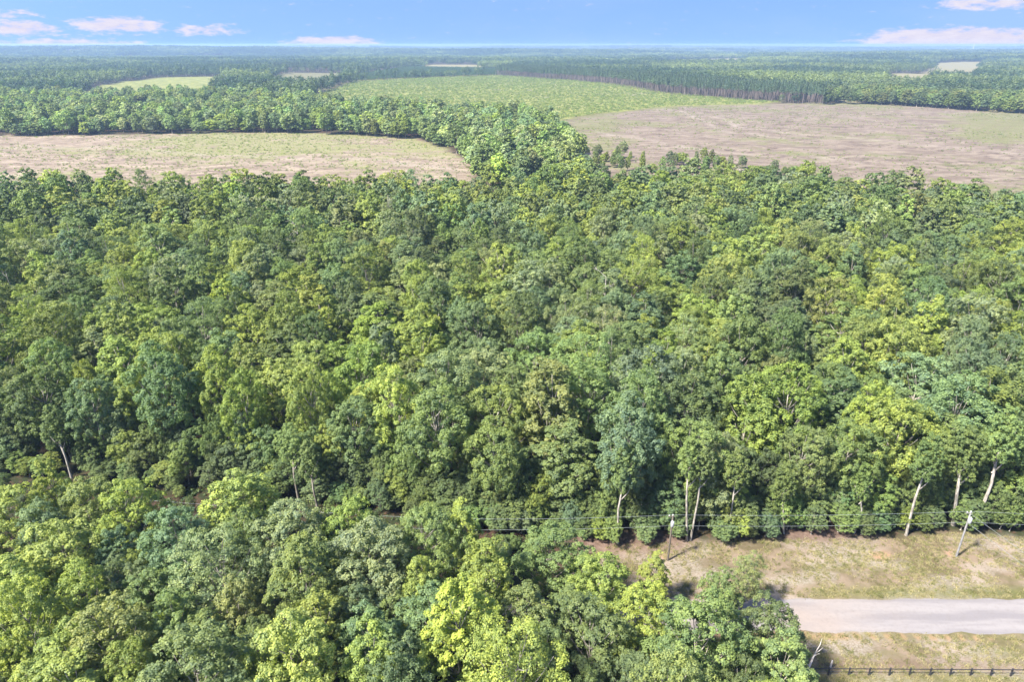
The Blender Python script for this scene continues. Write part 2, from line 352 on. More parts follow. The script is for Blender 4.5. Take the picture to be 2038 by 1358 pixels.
# ------------------------------------------------------------------ road
def road_material():
    m, nt, out = newmat('road')
    co = N(nt, 'ShaderNodeTexCoord').outputs['Object']
    mp = N(nt, 'ShaderNodeMapping', i_0=co); mp.inputs[3].default_value = (.07, .55, 1)
    n = noise(nt, mp.outputs[0], 1.0, 4, .55); g = noise(nt, co, 9, 4, .7); b = noise(nt, co, .12, 3, .5)
    col = mixc(nt, sstep(nt, n, .35, .65), (.335, .315, .325), (.46, .435, .43))
    sxyz = N(nt, 'ShaderNodeSeparateXYZ', i_0=co).outputs
    sand = mth(nt, 'MULTIPLY', mth(nt, 'SUBTRACT', 1.0, sstep(nt, sxyz[0], 36, 62)), sstep(nt, b, .3, .6))
    col = mixc(nt, mth(nt, 'MULTIPLY', sand, .75), col, (.52, .42, .345))
    col = mixc(nt, mth(nt, 'MULTIPLY', sstep(nt, g, .5, .8), .4), col, (.55, .52, .50))
    tr1 = noise(nt, co, 1.6, 5, .75)
    col = mixc(nt, mth(nt, 'MULTIPLY', sstep(nt, tr1, .45, .7), .35), col, (.30, .27, .25))
    col = mixc(nt, 1.0, col, (.49, .475, .465), 'MULTIPLY')
    bs = N(nt, 'ShaderNodeBsdfPrincipled', i_2=.9); nt.links.new(col, bs.inputs[0])
    bu = N(nt, 'ShaderNodeBump', i_Strength=.4, i_Distance=.03, i_Height=g); nt.links.new(bu.outputs[0], bs.inputs['Normal'])
    nt.links.new(bs.outputs[0], out.inputs[0]); return m
ry0, ry1 = pix(1630, 1257)[1], pix(1630, 1193)[1]
ry0b, ry1b = pix(2038, 1261)[1], pix(2038, 1193)[1]
def build_road():
    xs = np.arange(-140, 181, .5); k = 7
    V = []
    for x in xs:
        t = (x - 35) / (60 - 35)
        a = ry0 + (ry0b - ry0) * np.clip(t, -1, 3) + .8 * (fbm(np.array(x / 2.5), np.array(1.), 41) - .5)
        b = ry1 + (ry1b - ry1) * np.clip(t, -1, 3) + .8 * (fbm(np.array(x / 2.5), np.array(9.), 42) - .5)
        for s in np.linspace(0, 1, k):
            yy = a + (b - a) * s
            V.append((x, yy, float(terrain(x, yy)) + .012 + .06 * (1 - (2 * s - 1) ** 2)))
    n = len(xs); Q = [(i * k + j, (i + 1) * k + j, (i + 1) * k + j + 1, i * k + j + 1) for i in range(n - 1) for j in range(k - 1)]
    link('road', stuff_mesh('road', V, Q, [road_material()], smooth_=True), kind='structure')
build_road()

# ------------------------------------------------------------------ tree building
def tube(pts, rad, sides=7):
    pts = np.asarray(pts, float); V = []; Q = []
    n = len(pts)
    for i in range(n):
        t = pts[min(i + 1, n - 1)] - pts[max(i - 1, 0)]; t = t / (np.linalg.norm(t) + 1e-9)
        a = np.cross(t, [0.3, .9, .1]); a /= np.linalg.norm(a) + 1e-9; b = np.cross(t, a)
        for k in range(sides):
            th = 2 * math.pi * k / sides
            V.append(pts[i] + rad[i] * (math.cos(th) * a + math.sin(th) * b))
    for i in range(n - 1):
        for k in range(sides):
            Q.append((i * sides + k, i * sides + (k + 1) % sides, (i + 1) * sides + (k + 1) % sides, (i + 1) * sides + k))
    m = (n - 1) * sides      # close the tip
    c = len(V); V.append(pts[-1])
    for k in range(0, sides - 1, 2): Q.append((m + k, m + (k + 1) % sides, m + (k + 2) % sides, c))
    return np.array(V), np.array(Q)
def merge(parts):
    V, Q, off = [], [], 0
    for v, q in parts:
        V.append(v); Q.append(np.asarray(q) + off); off += len(v)
    return np.concatenate(V), np.concatenate(Q)
def bez(a, b, c, n):
    t = np.linspace(0, 1, n)[:, None]; a, b, c = map(np.asarray, (a, b, c))
    return (1 - t) ** 2 * a + 2 * t * (1 - t) * b + t * t * c
def unit(v): return v / (np.linalg.norm(v, axis=-1, keepdims=True) + 1e-9)

def leaves(centres, rads, outs, per, size, rg, squash=1.0, droop=.0):
    """leaf faces spread over small clumps"""
    n = len(centres); k = per
    c = np.repeat(centres, k, 0); rr = np.repeat(rads, k); o = np.repeat(outs, k, 0)
    d = unit(rg.normal(size=(n * k, 3)) + o * .8 + np.array([0, 0, .3]))
    p = c + d * (rr * rg.uniform(.55, 1.08, n * k))[:, None] * np.array([1, 1, squash])
    nrm = unit(d * 1.0 + o * .4 + np.array([0, 0, .25]) + rg.normal(size=(n * k, 3)) * .5)
    u = unit(np.cross(nrm, rg.normal(size=(n * k, 3)))); u[:, 2] -= droop; u = unit(u); v = np.cross(nrm, u)
    s = (size * rg.uniform(.65, 1.35, n * k))[:, None]
    a = p - u * s * .5; b = p + v * s * .36 - nrm * s * .08; e = p + u * s * .5; f = p - v * s * .36 - nrm * s * .08
    V = np.stack([a, b, e, f], 1).reshape(-1, 3)
    Q = np.arange(4 * n * k).reshape(-1, 4)
    cs = np.repeat(rg.uniform(-.16, .16, n), k)
    big = np.repeat(.28 * (np.sin(centres @ np.array([.9, .7, .8]) + 7 * rg.uniform()) * np.cos(centres @ np.array([-.6, .9, .5]))), k)
    sh = np.clip(.45 + cs + big + rg.normal(size=n * k) * .24, 0, 1)
    return V, Q, sh

def make_tree(seed, kind, dens=1.0, size=.36, trunk_only=False):
    """kind -> trunk (verts, quads) and crown (verts, quads, shade); nominal height 22 m"""
    rg = np.random.default_rng(seed)
    H = 22.0
    prm = {  # crown base, crown radius, lobes, lobe radius, lobe z stretch, clumps per lobe, clump radius
        'round':   (4.5, 4.8, 36, 1.75, 1.05, 18, .55),
        'broad':   (6.0, 6.0, 40, 1.9, .95, 18, .58),
        'upright': (3.5, 4.0, 38, 1.35, 1.45, 16, .47),
        'oval':    (4.0, 4.3, 36, 1.6, 1.25, 17, .52),
        'wispy':   (5.5, 4.6, 34, 1.5, 1.15, 16, .60),
        'high':    (9.0, 5.2, 32, 1.8, 1.05, 18, .56),
        'bushy':   (0.6, 6.4, 30, 2.3, 1.2, 14, .85),
    }[kind]
    zb, Rc, nl, rl, zs, ncl, rc = prm
    # lobes: spread over the envelope of the crown, away from one another
    cand = []
    for _ in range(900):
        t = rg.uniform(0, 1) ** .85; th = rg.uniform(0, 2 * math.pi)
        if kind in ('upright', 'oval'): prof = math.sin(math.pi * (t * .86 + .12)) ** .75 * (1.12 - .45 * t)
        elif kind == 'bushy': prof = math.sin(math.pi * (t * .6 + .35)) ** .6
        else: prof = math.sin(math.pi * (t * .76 + .17)) ** .7
        rr = Rc * prof * rg.uniform(.35, .96) ** .5
        ang = 1 + .22 * math.sin(2 * th + seed) + .12 * math.sin(5 * th + 2 * seed)
        cand.append((rr * ang * math.cos(th) * .82, rr * ang * math.sin(th) * .82, zb + rl * zs * .6 + t * (H - zb - 1.5 * rl * zs)))
    cand = np.array(cand); cand += rg.normal(size=cand.shape) * .25
    sel = [np.array([rg.normal() * .7, rg.normal() * .7, H - rl * zs])]
    for _ in range(nl - 1):
        dd = np.min(np.stack([np.linalg.norm((cand - s) * [1, 1, .8], axis=1) for s in sel]), 0)
        dd[rg.uniform(size=len(dd)) < .55] = 0
        sel.append(cand[np.argmax(dd)])
    L = np.array(sel); lr = rl * rg.uniform(.72, 1.3, len(L))
    # clumps on every lobe
    cc, cr, oo = [], [], []
    axis = np.array([0, 0, 1.])
    for i, c in enumerate(L):
        n = max(4, int(ncl * (lr[i] / rl) ** 1.6 * (1 if dens > .4 else .75)))
        out = c - np.array([0, 0, zb + (c[2] - zb) * .55]); out = out / (np.linalg.norm(out) + 1e-6)
        d = unit(rg.normal(size=(n * 2, 3)) + out * .75 + axis * .35)[:n]
        pc = c + d * (lr[i] * rg.uniform(.62, 1.0, n))[:, None] * np.array([1, 1, zs])
        ok = np.ones(n, bool)
        for j, c2 in enumerate(L):
            if j != i: ok &= np.linalg.norm((pc - c2) / [1, 1, zs], axis=1) > lr[j] * .55
        cc.append(pc[ok]); oo.append(unit(d[ok] + out * .3)); cr.append(rc * rg.uniform(.7, 1.3, ok.sum()))
    cc = np.concatenate(cc); oo = np.concatenate(oo); cr = np.concatenate(cr)
    per = int({'wispy': 32}.get(kind, 42) * dens)
    crown = leaves(cc, cr, oo, max(2, per), size * (.8 if kind == 'wispy' else 1), rg)
    # trunk and limbs
    parts = []
    lean = rg.normal(size=2) * .5
    top = np.array([lean[0], lean[1], zb + (H - zb) * .62])
    n = 9; ts = np.linspace(0, 1, n)[:, None]
    path = bez((0, 0, -.3), (lean[0] * .2 + rg.normal() * .3, lean[1] * .2 + rg.normal() * .3, zb * .7), top, n)
    r0 = .30 if kind != 'bushy' else .2
    parts.append(tube(path, r0 * (1.05 - .85 * ts[:, 0]) + np.array([.14] + [0] * (n - 1)), 7))
    order = np.argsort(L[:, 2])
    for i in order[::(1 if dens > .4 else 3)]:
        c = L[i]
        z0 = np.clip(c[2] - 1.1 * np.hypot(c[0], c[1]) - rg.uniform(.5, 2), zb * .75, top[2])
        k = int(np.argmin(abs(path[:, 2] - z0)))
        a = path[k]; mid = (a + c) / 2 + np.array([(c[0] - a[0]) * .15, (c[1] - a[1]) * .15, -.4])
        rb = .13 * (1 - .4 * k / n)
        parts.append(tube(bez(a, mid, c, 5), np.linspace(rb, .025, 5), 5))
    return merge(parts), crown

KINDS = ['round', 'broad', 'upright', 'oval', 'wispy', 'round', 'upright', 'oval', 'round', 'broad', 'bushy', 'bushy', 'high', 'high']
TM, CM, FULL = [], [], []            # trunk meshes, crown meshes, and one-mesh versions for the stuff
for i, k in enumerate(KINDS):
    (tv, tq), (cv_, cq, csh) = make_tree(100 + i, k, 1.0, .275 if k != 'bushy' else .42)
    TM.append(stuff_mesh('trunk', tv, tq, [M_bark], smooth_=True))
    CM.append(stuff_mesh('crown', cv_, cq, [M_leaf], shade=csh))
def full_tree(name, seed, kind, dens, size, leafm=M_leaf, barkm=M_bark):
    (tv, tq), (cv_, cq, csh) = make_tree(seed, kind, dens, size)
    V, Q = merge([(tv, tq), (cv_, cq)])
    return stuff_mesh(name, V, Q, [barkm, leafm], [0] * len(tq) + [1] * len(cq), np.concatenate([np.zeros(len(tq)), csh]))
def joined(name, tme, cme):
    """a whole tree in one mesh, made from the near trunk and crown"""
    def gv(me):
        a = np.empty(len(me.vertices) * 3, np.float32); me.vertices.foreach_get('co', a)
        q = np.empty(len(me.loops), np.int32); me.loops.foreach_get('vertex_index', q); return a.reshape(-1, 3), q.reshape(-1, 4)
    t, c = gv(tme), gv(cme); sh = np.empty(len(c[1]), np.float32); cme.attributes['shade'].data.foreach_get('value', sh)
    V, Q = merge([t, c])
    return stuff_mesh(name, V, Q, [M_bark, M_leaf], [0] * len(t[1]) + [1] * len(c[1]), np.concatenate([np.zeros(len(t[1])), sh]))
LOD0 = [joined('near_tree', TM[i], CM[i]) for i in range(10)]
LOD1 = [full_tree('mid_tree', 200 + i, k, .36, .60) for i, k in enumerate(['round', 'broad', 'upright', 'oval', 'wispy', 'round', 'upright', 'oval'])]
LOD2 = [full_tree('far_tree', 300 + i, k, .12, 1.15) for i, k in enumerate(['round', 'broad', 'upright', 'oval', 'round', 'bushy'])]
def low_tree(seed, n, size, Rc, zb, H=22., trunk=True, pine=False):
    rg = np.random.default_rng(seed)
    d = unit(rg.normal(size=(n, 3)) + np.array([0, 0, .35]))
    rad = rg.uniform(.7, 1.05, n) * (1 + .18 * np.sin(3 * np.arctan2(d[:, 1], d[:, 0]) + seed))
    if pine:
        t = rg.uniform(0, 1, n) ** .8; th = rg.uniform(0, 2 * math.pi, n)
        rr = Rc * (1 - t) ** .7 * rg.uniform(.4, 1.05, n) + .15
        p = np.stack([rr * np.cos(th), rr * np.sin(th), zb + t * (H - zb)], -1); d = unit(np.stack([np.cos(th), np.sin(th), .6 + 0 * th], -1))
    else:
        p = np.stack([d[:, 0] * Rc * rad, d[:, 1] * Rc * rad, (zb + H) / 2 + d[:, 2] * (H - zb) / 2 * rad], -1)
    nr = unit(d + np.array([0, 0, .4]) + rg.normal(size=(n, 3)) * .45)
    u = unit(np.cross(nr, rg.normal(size=(n, 3)))); v = np.cross(nr, u); s = (size * rg.uniform(.6, 1.3, n))[:, None]
    V = np.stack([p - u * s * .5, p + v * s * .4, p + u * s * .5, p - v * s * .4], 1).reshape(-1, 3); Q = np.arange(4 * n).reshape(-1, 4)
    sh = np.clip(.45 + rg.normal(size=n) * .2, 0, 1)
    tv, tq = tube([(0, 0, 0), (rg.normal() * .2, rg.normal() * .2, zb + (H - zb) * .6)], [.32, .12], 4)
    return (tv, tq), (V, Q, sh)
def low_full(name, seed, n, size, Rc, zb, H=22., pine=False):
    (tv, tq), (V, Q, sh) = low_tree(seed, n, size, Rc, zb, H, pine=pine)
    A, B = merge([(tv, tq), (V, Q)])
    return stuff_mesh(name, A, B, [M_pbark if pine else M_bark, M_needle if pine else M_leaf], [0] * len(tq) + [1] * len(Q), np.concatenate([np.zeros(len(tq)), sh]))
LOD3 = [low_full('distant_tree', 400 + i, 150, 2.1, [5.2, 4.4, 6.0, 4.0][i], [6, 5, 7, 4][i]) for i in range(4)]
PINE = [low_full('pine', 420 + i, 260, 1.05, 2.5, 13.5, 24, True) for i in range(4)]
def patch(seed):
    rg = np.random.default_rng(seed); parts = []; shs = []
    for k in range(9):
        ox, oy, s = rg.uniform(-16, 16), rg.uniform(-16, 16), rg.uniform(.75, 1.15)
        (_, _), (V, Q, sh) = low_tree(seed * 17 + k, 55, 3.6, 5.5, 5)
        parts.append((V * s + np.array([ox, oy, 0]), Q)); shs.append(np.clip(sh + rg.uniform(-.25, .25), 0, 1))
    V, Q = merge(parts); return stuff_mesh('patch', V, Q, [M_leaf], shade=np.concatenate(shs))
PATCH = [patch(s) for s in (1, 2, 3)]
SHRUB = []
for s in range(3):
    rg = np.random.default_rng(500 + s)
    c = rg.normal(size=(5, 3)) * [.45, .45, .15] + [0, 0, .5]
    V, Q, sh = leaves(c, np.full(5, .45), unit(c * [1, 1, .5]), 16, .30, rg)
    SHRUB.append(stuff_mesh('shrub_piece', V, Q, [M_leaf], shade=sh))
TUFT = []
for s in range(3):
    rg = np.random.default_rng(520 + s); n = 26
    b = rg.normal(size=(n, 3)) * [.16, .16, 0]; d = unit(rg.normal(size=(n, 3)) * [.5, .5, 0] + [0, 0, 1]); h = rg.uniform(.12, .32, n)[:, None]
    sdv = unit(np.cross(d, rg.normal(size=(n, 3)))) * .018
    V = np.stack([b - sdv, b + sdv, b + d * h + sdv * .3, b + d * h - sdv * .3], 1).reshape(-1, 3)
    TUFT.append(stuff_mesh('tuft_piece', V, np.arange(4 * n).reshape(-1, 4), [M_leaf], shade=rg.uniform(.2, .8, n)))

# ------------------------------------------------------------------ scatter: one object of countless pieces
def scatter(name, pts, rotz, scale, tint, idx, sources, **props):
    pts = np.asarray(pts, np.float32); n = len(pts)
    me = bpy.data.meshes.new(name); me.vertices.add(n); me.vertices.foreach_set('co', pts.ravel())
    a = me.attributes.new('rotz', 'FLOAT', 'POINT'); a.data.foreach_set('value', np.asarray(rotz, np.float32))
    a = me.attributes.new('scl', 'FLOAT_VECTOR', 'POINT'); a.data.foreach_set('vector', np.asarray(scale, np.float32).ravel())
    a = me.attributes.new('tint', 'FLOAT_COLOR', 'POINT'); t4 = np.concatenate([np.asarray(tint), np.ones((n, 1))], 1).astype(np.float32); a.data.foreach_set('color', t4.ravel())
    a = me.attributes.new('idx', 'INT', 'POINT'); a.data.foreach_set('value', np.asarray(idx, np.int32))
    o = link(name, me, **props)
    g = bpy.data.node_groups.new(name, 'GeometryNodeTree')
    g.interface.new_socket('Geometry', in_out='INPUT', socket_type='NodeSocketGeometry'); g.interface.new_socket('Geometry', in_out='OUTPUT', socket_type='NodeSocketGeometry')
    gi = g.nodes.new('NodeGroupInput'); go = g.nodes.new('NodeGroupOutput'); L_ = g.links
    jn = g.nodes.new('GeometryNodeJoinGeometry')
    for s in sources[::-1]:
        so = bpy.data.objects.new(s.name, s)
        oi = g.nodes.new('GeometryNodeObjectInfo'); oi.inputs['Object'].default_value = so; oi.transform_space = 'ORIGINAL'
        ti = g.nodes.new('GeometryNodeGeometryToInstance'); L_.new(oi.outputs['Geometry'], ti.inputs[0]); L_.new(ti.outputs[0], jn.inputs[0])
    def nat(nm, typ):
        k = g.nodes.new('GeometryNodeInputNamedAttribute'); k.data_type = typ; k.inputs[0].default_value = nm; return k.outputs[0]
    cx_ = g.nodes.new('ShaderNodeCombineXYZ'); L_.new(nat('rotz', 'FLOAT'), cx_.inputs[2])
    er = g.nodes.new('FunctionNodeEulerToRotation'); L_.new(cx_.outputs[0], er.inputs[0])
    mp_ = g.nodes.new('GeometryNodeMeshToPoints'); L_.new(gi.outputs[0], mp_.inputs[0])
    ip = g.nodes.new('GeometryNodeInstanceOnPoints'); L_.new(mp_.outputs[0], ip.inputs['Points']); L_.new(jn.outputs[0], ip.inputs['Instance'])
    ip.inputs['Pick Instance'].default_value = True; L_.new(nat('idx', 'INT'), ip.inputs['Instance Index'])
    L_.new(er.outputs[0], ip.inputs['Rotation']); L_.new(nat('scl', 'FLOAT_VECTOR'), ip.inputs['Scale'])
    L_.new(ip.outputs[0], go.inputs[0])
    md = o.modifiers.new('scatter', 'NODES'); md.node_group = g
    return o

TINT = {  # leaf colours
    'yellow-green':      (.210, .258, .064), 'bright yellow-green': (.246, .290, .074), 'mid green': (.158, .214, .074), 'dark green': (.118, .158, .058),
    'blue-green': (.142, .196, .092), 'pale grey-green': (.200, .238, .118), 'olive green': (.185, .220, .076)}
TINT = {k: (c[0] * 1.04, c[1] * 1.0, c[2] * .96) for k, c in TINT.items()}
TN = list(TINT)
def jit(c, amt=.14, rg=rng):
    c = np.array(c) * (1 + rg.normal() * amt); return np.clip(c * (1 + rg.normal(size=3) * np.array([.04, .02, .08])), .01, .5)
def pick_tint(x, y):
    b = fbm(np.array(x / 45), np.array(y / 45), 61); c = fbm(np.array(x / 25), np.array(y / 25), 71)
    left = np.clip(-x / 150 + .5, 0, 1) if y < 400 else .5
    wts = np.array([.24 + .22 * left, .05 + .05 * left, .28, .13 + .06 * (b > .55), .16 + .16 * (1 - left), .07 + .1 * (c > .6), .10])
    wts[0] *= 1.7 if b < .45 else .7
    return TN[rng.choice(7, p=wts / wts.sum())]

# ---- hand-placed crowns: (top x, top y, crown width in the photograph, height m, tint, shape index, short name, where)
YG, BY, MG, DG, BG, PG, OG = TN
HAND = [
 (245, 480, 150, 23, YG, 0, 'big yellow-green dome tree', 'on the left of the main wood'),
 (112, 512, 105, 22, OG, 3, 'dull olive tree', 'left of the big yellow-green dome in the main wood'),
 (62, 585, 110, 19, PG, 4, 'greyish half-bare tree', 'by the dark gap on the left edge of the wood'),
 (150, 590, 130, 20, MG, 1, 'broad mid-green tree', 'below the olive tree on the left'),
 (400, 592, 95, 20, BG, 0, 'blue-green round tree', 'in the middle of the left wood, below its darker twin'),
 (462, 545, 105, 20, BG, 1, 'deep blue-green tree', 'behind the blue-green round tree in the left wood'),
 (490, 612, 115, 22, YG, 0, 'yellow-green round tree', 'right of the blue-green round tree'),
 (545, 560, 110, 21, OG, 8, 'soft olive domed tree', 'behind the yellow-green round tree, left wood'),
 (645, 590, 92, 22, YG, 2, 'pointed yellow-green tree', 'standing alone between darker crowns, centre left'),
 (752, 605, 105, 22, YG, 6, 'upright yellow-green tree', 'left of the two pointed crowns near the centre'),
 (840, 640, 95, 23, BY, 2, 'brightest pointed yellow-green tree', 'just left of centre of the main wood'),
 (310, 665, 165, 23, YG, 9, 'widest yellow-green tree', 'in the lower left of the main wood'),
 (425, 700, 100, 23, YG, 6, 'tall shaggy yellow-green tree', 'right of the widest yellow-green one'),
 (482, 738, 84, 22, YG, 2, 'slim yellow-green tree', 'just right of the tall shaggy one'),
 (545, 705, 100, 22, BY, 3, 'light yellow-green oval tree', 'behind the slim yellow-green pair, lower left'),
 (606, 742, 84, 22, YG, 2, 'narrow yellow-green tree', 'at the right end of the yellow-green row'),
 (712, 682, 118, 22, YG, 0, 'rounded yellow-green tree', 'below the upright one, left of centre'),
 (745, 758, 90, 19, BY, 6, 'golden-tinged upright tree', 'behind the wide blue-green tree at the lane'),
 (700, 815, 185, 22, BG, 1, 'wide blue-green tree with bare trunks', 'over the dark lane, lower left'),
 (862, 775, 150, 23, MG, 0, 'big mid-green front tree', 'right of the wide blue-green tree'),
 (182, 782, 165, 22, BG, 1, 'sombre blue-green tree with leaning trunks', 'at the front of the wood, far left'),
 (60, 745, 135, 22, DG, 9, 'dark spreading tree', 'at the left edge of the picture, front of the wood'),
 (962, 690, 110, 21, PG, 8, 'grey-green tree with tan tips', 'in the middle of the main wood'),
 (1085, 715, 142, 26, OG, 6, 'tallest light olive tree', 'rising in the front of the wood at the centre'),
 (1122, 588, 122, 21, PG, 4, 'hazy grey-green tree', 'in the centre of the main wood'),
 (1212, 610, 92, 20, PG, 4, 'small smoky green tree', 'right of the hazy grey-green tree'),
 (1012, 580, 95, 22, YG, 3, 'soft yellow-green oval tree', 'left of the hazy grey-green tree'),
 (1065, 655, 120, 21, MG, 0, 'bright-topped mid-green tree', 'below the hazy grey-green tree'),
 (1250, 800, 142, 24, BG, 0, 'pale blue-green tree with forked white trunk', 'at the front of the wood, centre'),
 (1182, 728, 115, 23, MG, 5, 'plump mid-green tree', 'behind the forked white trunk'),
 (1322, 655, 90, 23, YG, 2, 'slender yellow-green tree', 'centre right of the main wood'),
 (1392, 582, 125, 21, YG, 0, 'low yellow-green dome', 'centre right of the main wood'),
 (1500, 745, 122, 24, YG, 3, 'tall yellow-green tree', 'left of the pair at the front, right of centre'),
 (1585, 738, 145, 24, YG, 0, 'wide yellow-green front tree', 'right of the pair, above the clearing'),
 (1385, 832, 112, 22, MG, 7, 'mid-green tree with twin slim trunks', 'above the first utility pole'),
 (1290, 508, 74, 21, BY, 0, 'small vivid yellow-green dome', 'in the upper middle of the main wood'),
 (1132, 432, 100, 21, MG, 0, 'round green tree', 'in the upper middle of the wood'),
 (880, 445, 84, 21, MG, 7, 'oval green tree', 'in the upper middle, left of the round one'),
 (1752, 762, 84, 23, BY, 2, 'yellow-tipped pointed tree', 'right side of the wood front'),
 (1805, 805, 140, 23, YG, 8, 'leafy yellow-green tree', 'over the clearing on the right'),
 (1932, 752, 150, 24, BG, 1, 'large blue-green tree', 'on the right of the wood above pale trunks'),
 (1905, 850, 135, 22, MG, 0, 'mid-green tree with pale bare trunk', 'behind the second utility pole'),
 (2012, 840, 110, 24, YG, 7, 'yellow-green tree with leaning trunk', 'at the right edge over the second pole'),
 (1672, 545, 84, 22, BY, 0, 'round lemon-green tree', 'upper right of the main wood'),
 (1790, 480, 130, 23, YG, 0, 'tall yellow-green dome tree', 'upper right of the main wood'),
 (1630, 440, 120, 21, PG, 9, 'silvery grey-green tree', 'upper right of the main wood'),
 (1955, 590, 150, 22, YG, 1, 'broad yellow-green tree', 'beside the dark hollow at the right edge'),
 (2005, 520, 150, 24, DG, 1, 'dark blue-green spreading tree', 'at the right edge over a dark hollow'),
 (1900, 470, 120, 22, BG, 5, 'dusky blue-green tree', 'upper right, near the dark hollow'),
 (1578, 330, 100, 21, DG, 0, 'dark domed tree', 'on the far edge of the wood before the mauve field'),
 (1790, 338, 62, 20, DG, 0, 'small dark round tree', 'on the far edge of the wood at the right'),
 (1445, 872, 112, 21, PG, 8, 'pale grey-green front tree', 'right of the twin slim trunks'),
 (1700, 862, 130, 22, MG, 5, 'rounded mid-green front tree', 'above the clearing, right of the wide yellow-green one'),
 (1600, 905, 130, 17, MG, 0, 'low green tree', 'under the wide yellow-green one at the clearing'),
 (770, 392, 84, 20, PG, 4, 'wispy pale tree with grey limbs', 'upper left of centre'),
 (38, 478, 84, 22, OG, 8, 'olive tree', 'at the left edge over a dark gap'),
 (980, 860, 120, 21, MG, 0, 'deep green front tree', 'left of the tallest light olive tree'),
 # the near grove in front of the lane and road
 (90, 918, 74, 17, YG, 2, 'small pointed yellow-green tree', 'rising from the near grove at the left'),
 (5, 968, 110, 17, YG, 0, 'yellow-green crown cut by the left edge', 'in the near grove'),
 (165, 955, 112, 16, OG, 0, 'rounded olive tree', 'at the back of the near grove, left'),
 (250, 955, 100, 17, YG, 0, 'light round-topped tree', 'between the olive and the bright bushy tree, near grove'),
 (62, 1008, 90, 15, BG, 5, 'small blue-green tree', 'in the near grove at the left'),
 (468, 935, 135, 18, BY, 3, 'bright green bushy tree', 'against the dark lane, near grove'),
 (690, 990, 105, 16, YG, 8, 'yellow-green rounded tree', 'at the back of the near grove, centre left'),
 (100, 1030, 150, 17, YG, 0, 'full yellow-green tree', 'in the left of the near grove'),
 (335, 1015, 150, 17, BG, 1, 'soft blue-green tree', 'behind the pale wispy tree, near grove'),
 (560, 1000, 155, 18, PG, 0, 'dense silvery green dome tree', 'in the near grove, centre left'),
 (412, 1055, 195, 19, PG, 4, 'pale wispy tree with grey twigs', 'in the near grove'),
 (722, 1035, 175, 19, PG, 0, 'large pale green dome tree', 'in the middle of the near grove'),
 (852, 1020, 140, 17, MG, 9, 'flat-topped green tree', 'just right of the large pale green dome'),
 (920, 1005, 92, 17, YG, 2, 'pointed yellow-green tree by the wires', 'at the back of the near grove'),
 (950, 1072, 125, 18, YG, 7, 'light yellow-green oval tree', 'below the pointed one by the wires'),
 (588, 1085, 150, 18, MG, 5, 'mottled mid-green tree', 'below the dense silvery dome'),
 (1105, 1045, 130, 15, MG, 0, 'fresh green tree', 'at the left end of the clearing'),
 (1195, 1100, 125, 14, YG, 0, 'yellow-green round tree by the clearing', 'left of the first utility pole'),
 (1302, 1103, 62, 10, BY, 2, 'small lime-green tree', 'at the foot of the first utility pole'),
 (1440, 1140, 110, 9, MG, 0, 'low green tree at the roadside', 'between the lime-green tree and the road'),
 (1495, 1098, 70, 11, PG, 4, 'thin see-through tree with pale trunk', 'on the roadside verge'),
 (910, 1165, 155, 20, BY, 6, 'tall bright yellow-green tree', 'lower centre of the near grove'),
 (1010, 1248, 215, 21, BY, 4, 'creamy yellow-green tree', 'cut by the bottom edge, centre'),
 (568, 1220, 172, 21, BY, 0, 'vivid yellow-green tree', 'at the bottom, left of centre'),
 (722, 1238, 112, 20, YG, 2, 'pointed yellow-green tree', 'at the bottom between vivid and tall bright trees'),
 (350, 1250, 185, 20, MG, 5, 'plump soft green tree', 'at the bottom left'),
 (212, 1192, 150, 18, OG, 0, 'muted olive tree', 'above the bottom left corner'),
 (1405, 1205, 180, 19, MG, 5, 'big fresh green tree', 'at the roadside, bottom right of the near grove'),
 (1548, 1190, 116, 16, DG, 0, 'dark green tree beside the road', 'at the right end of the near grove'),
 (1360, 1305, 165, 20, MG, 1, 'spreading green tree', 'at the bottom, right of centre'),
 (1190, 1200, 150, 17, DG, 8, 'shaded dark green tree', 'in the near grove beside glimpses of road'),
 (1292, 1172, 125, 15, YG, 5, 'leafy light green tree over the road', 'hiding the left end of the visible road'),
 (28, 1175, 120, 18, YG, 5, 'yellow-green tree', 'low on the left edge of the near grove'),
 (800, 1290, 120, 18, DG, 0, 'dark filler tree', 'at the bottom between two bright ones'),
 (1485, 1312, 85, 15, DG, 8, 'deep green small-crowned tree', 'left of the bleached snag at the bottom'),
 (468, 1150, 110, 16, OG, 3, 'dull olive oval tree', 'behind the vivid yellow-green tree'),
]
fe0 = np.array(P([(-500, 935), (-60, 950), (145, 950), (400, 982), (600, 1000), (800, 1022), (1000, 1062), (1230, 1074), (1400, 1070), (1600, 1062), (1800, 1060), (1900, 1046), (2038, 1062), (2500, 1085)]))
trees = []      # x, y, height, crown radius scale, tint name, proto, short, where, hand
CR = {'round': 4.9, 'broad': 6.2, 'upright': 4.0, 'oval': 4.3, 'wispy': 4.6, 'bushy': 6.4, 'high': 5.2}
for (px, py, wpx, ht, tn, pi, short, where) in HAND:
    x, y = pix(px, py, ht)
    if py < 910:
        while ht > 13 and y < np.interp(x, fe0[:, 0], fe0[:, 1]) + 3.5: ht -= .5; x, y = pix(px, py, ht)
    zc = y * CP + (CAM_H - ht) * SP
    rad = min(wpx / F * zc / 2, ht * .27)
    trees.append(dict(x=x, y=y, h=ht, r=rad, tint=tn, pi=pi, short=short, where=where, hand=True))
def far_enough(x, y, r, lst, k):
    for t in lst:
        if (t['x'] - x) ** 2 + (t['y'] - y) ** 2 < (k * (t['r'] + r)) ** 2: return False
    return True
def in_view(x, y, m=14):
    zc = y * CP + (CAM_H - 12) * SP
    return abs(x) < .755 * zc + m
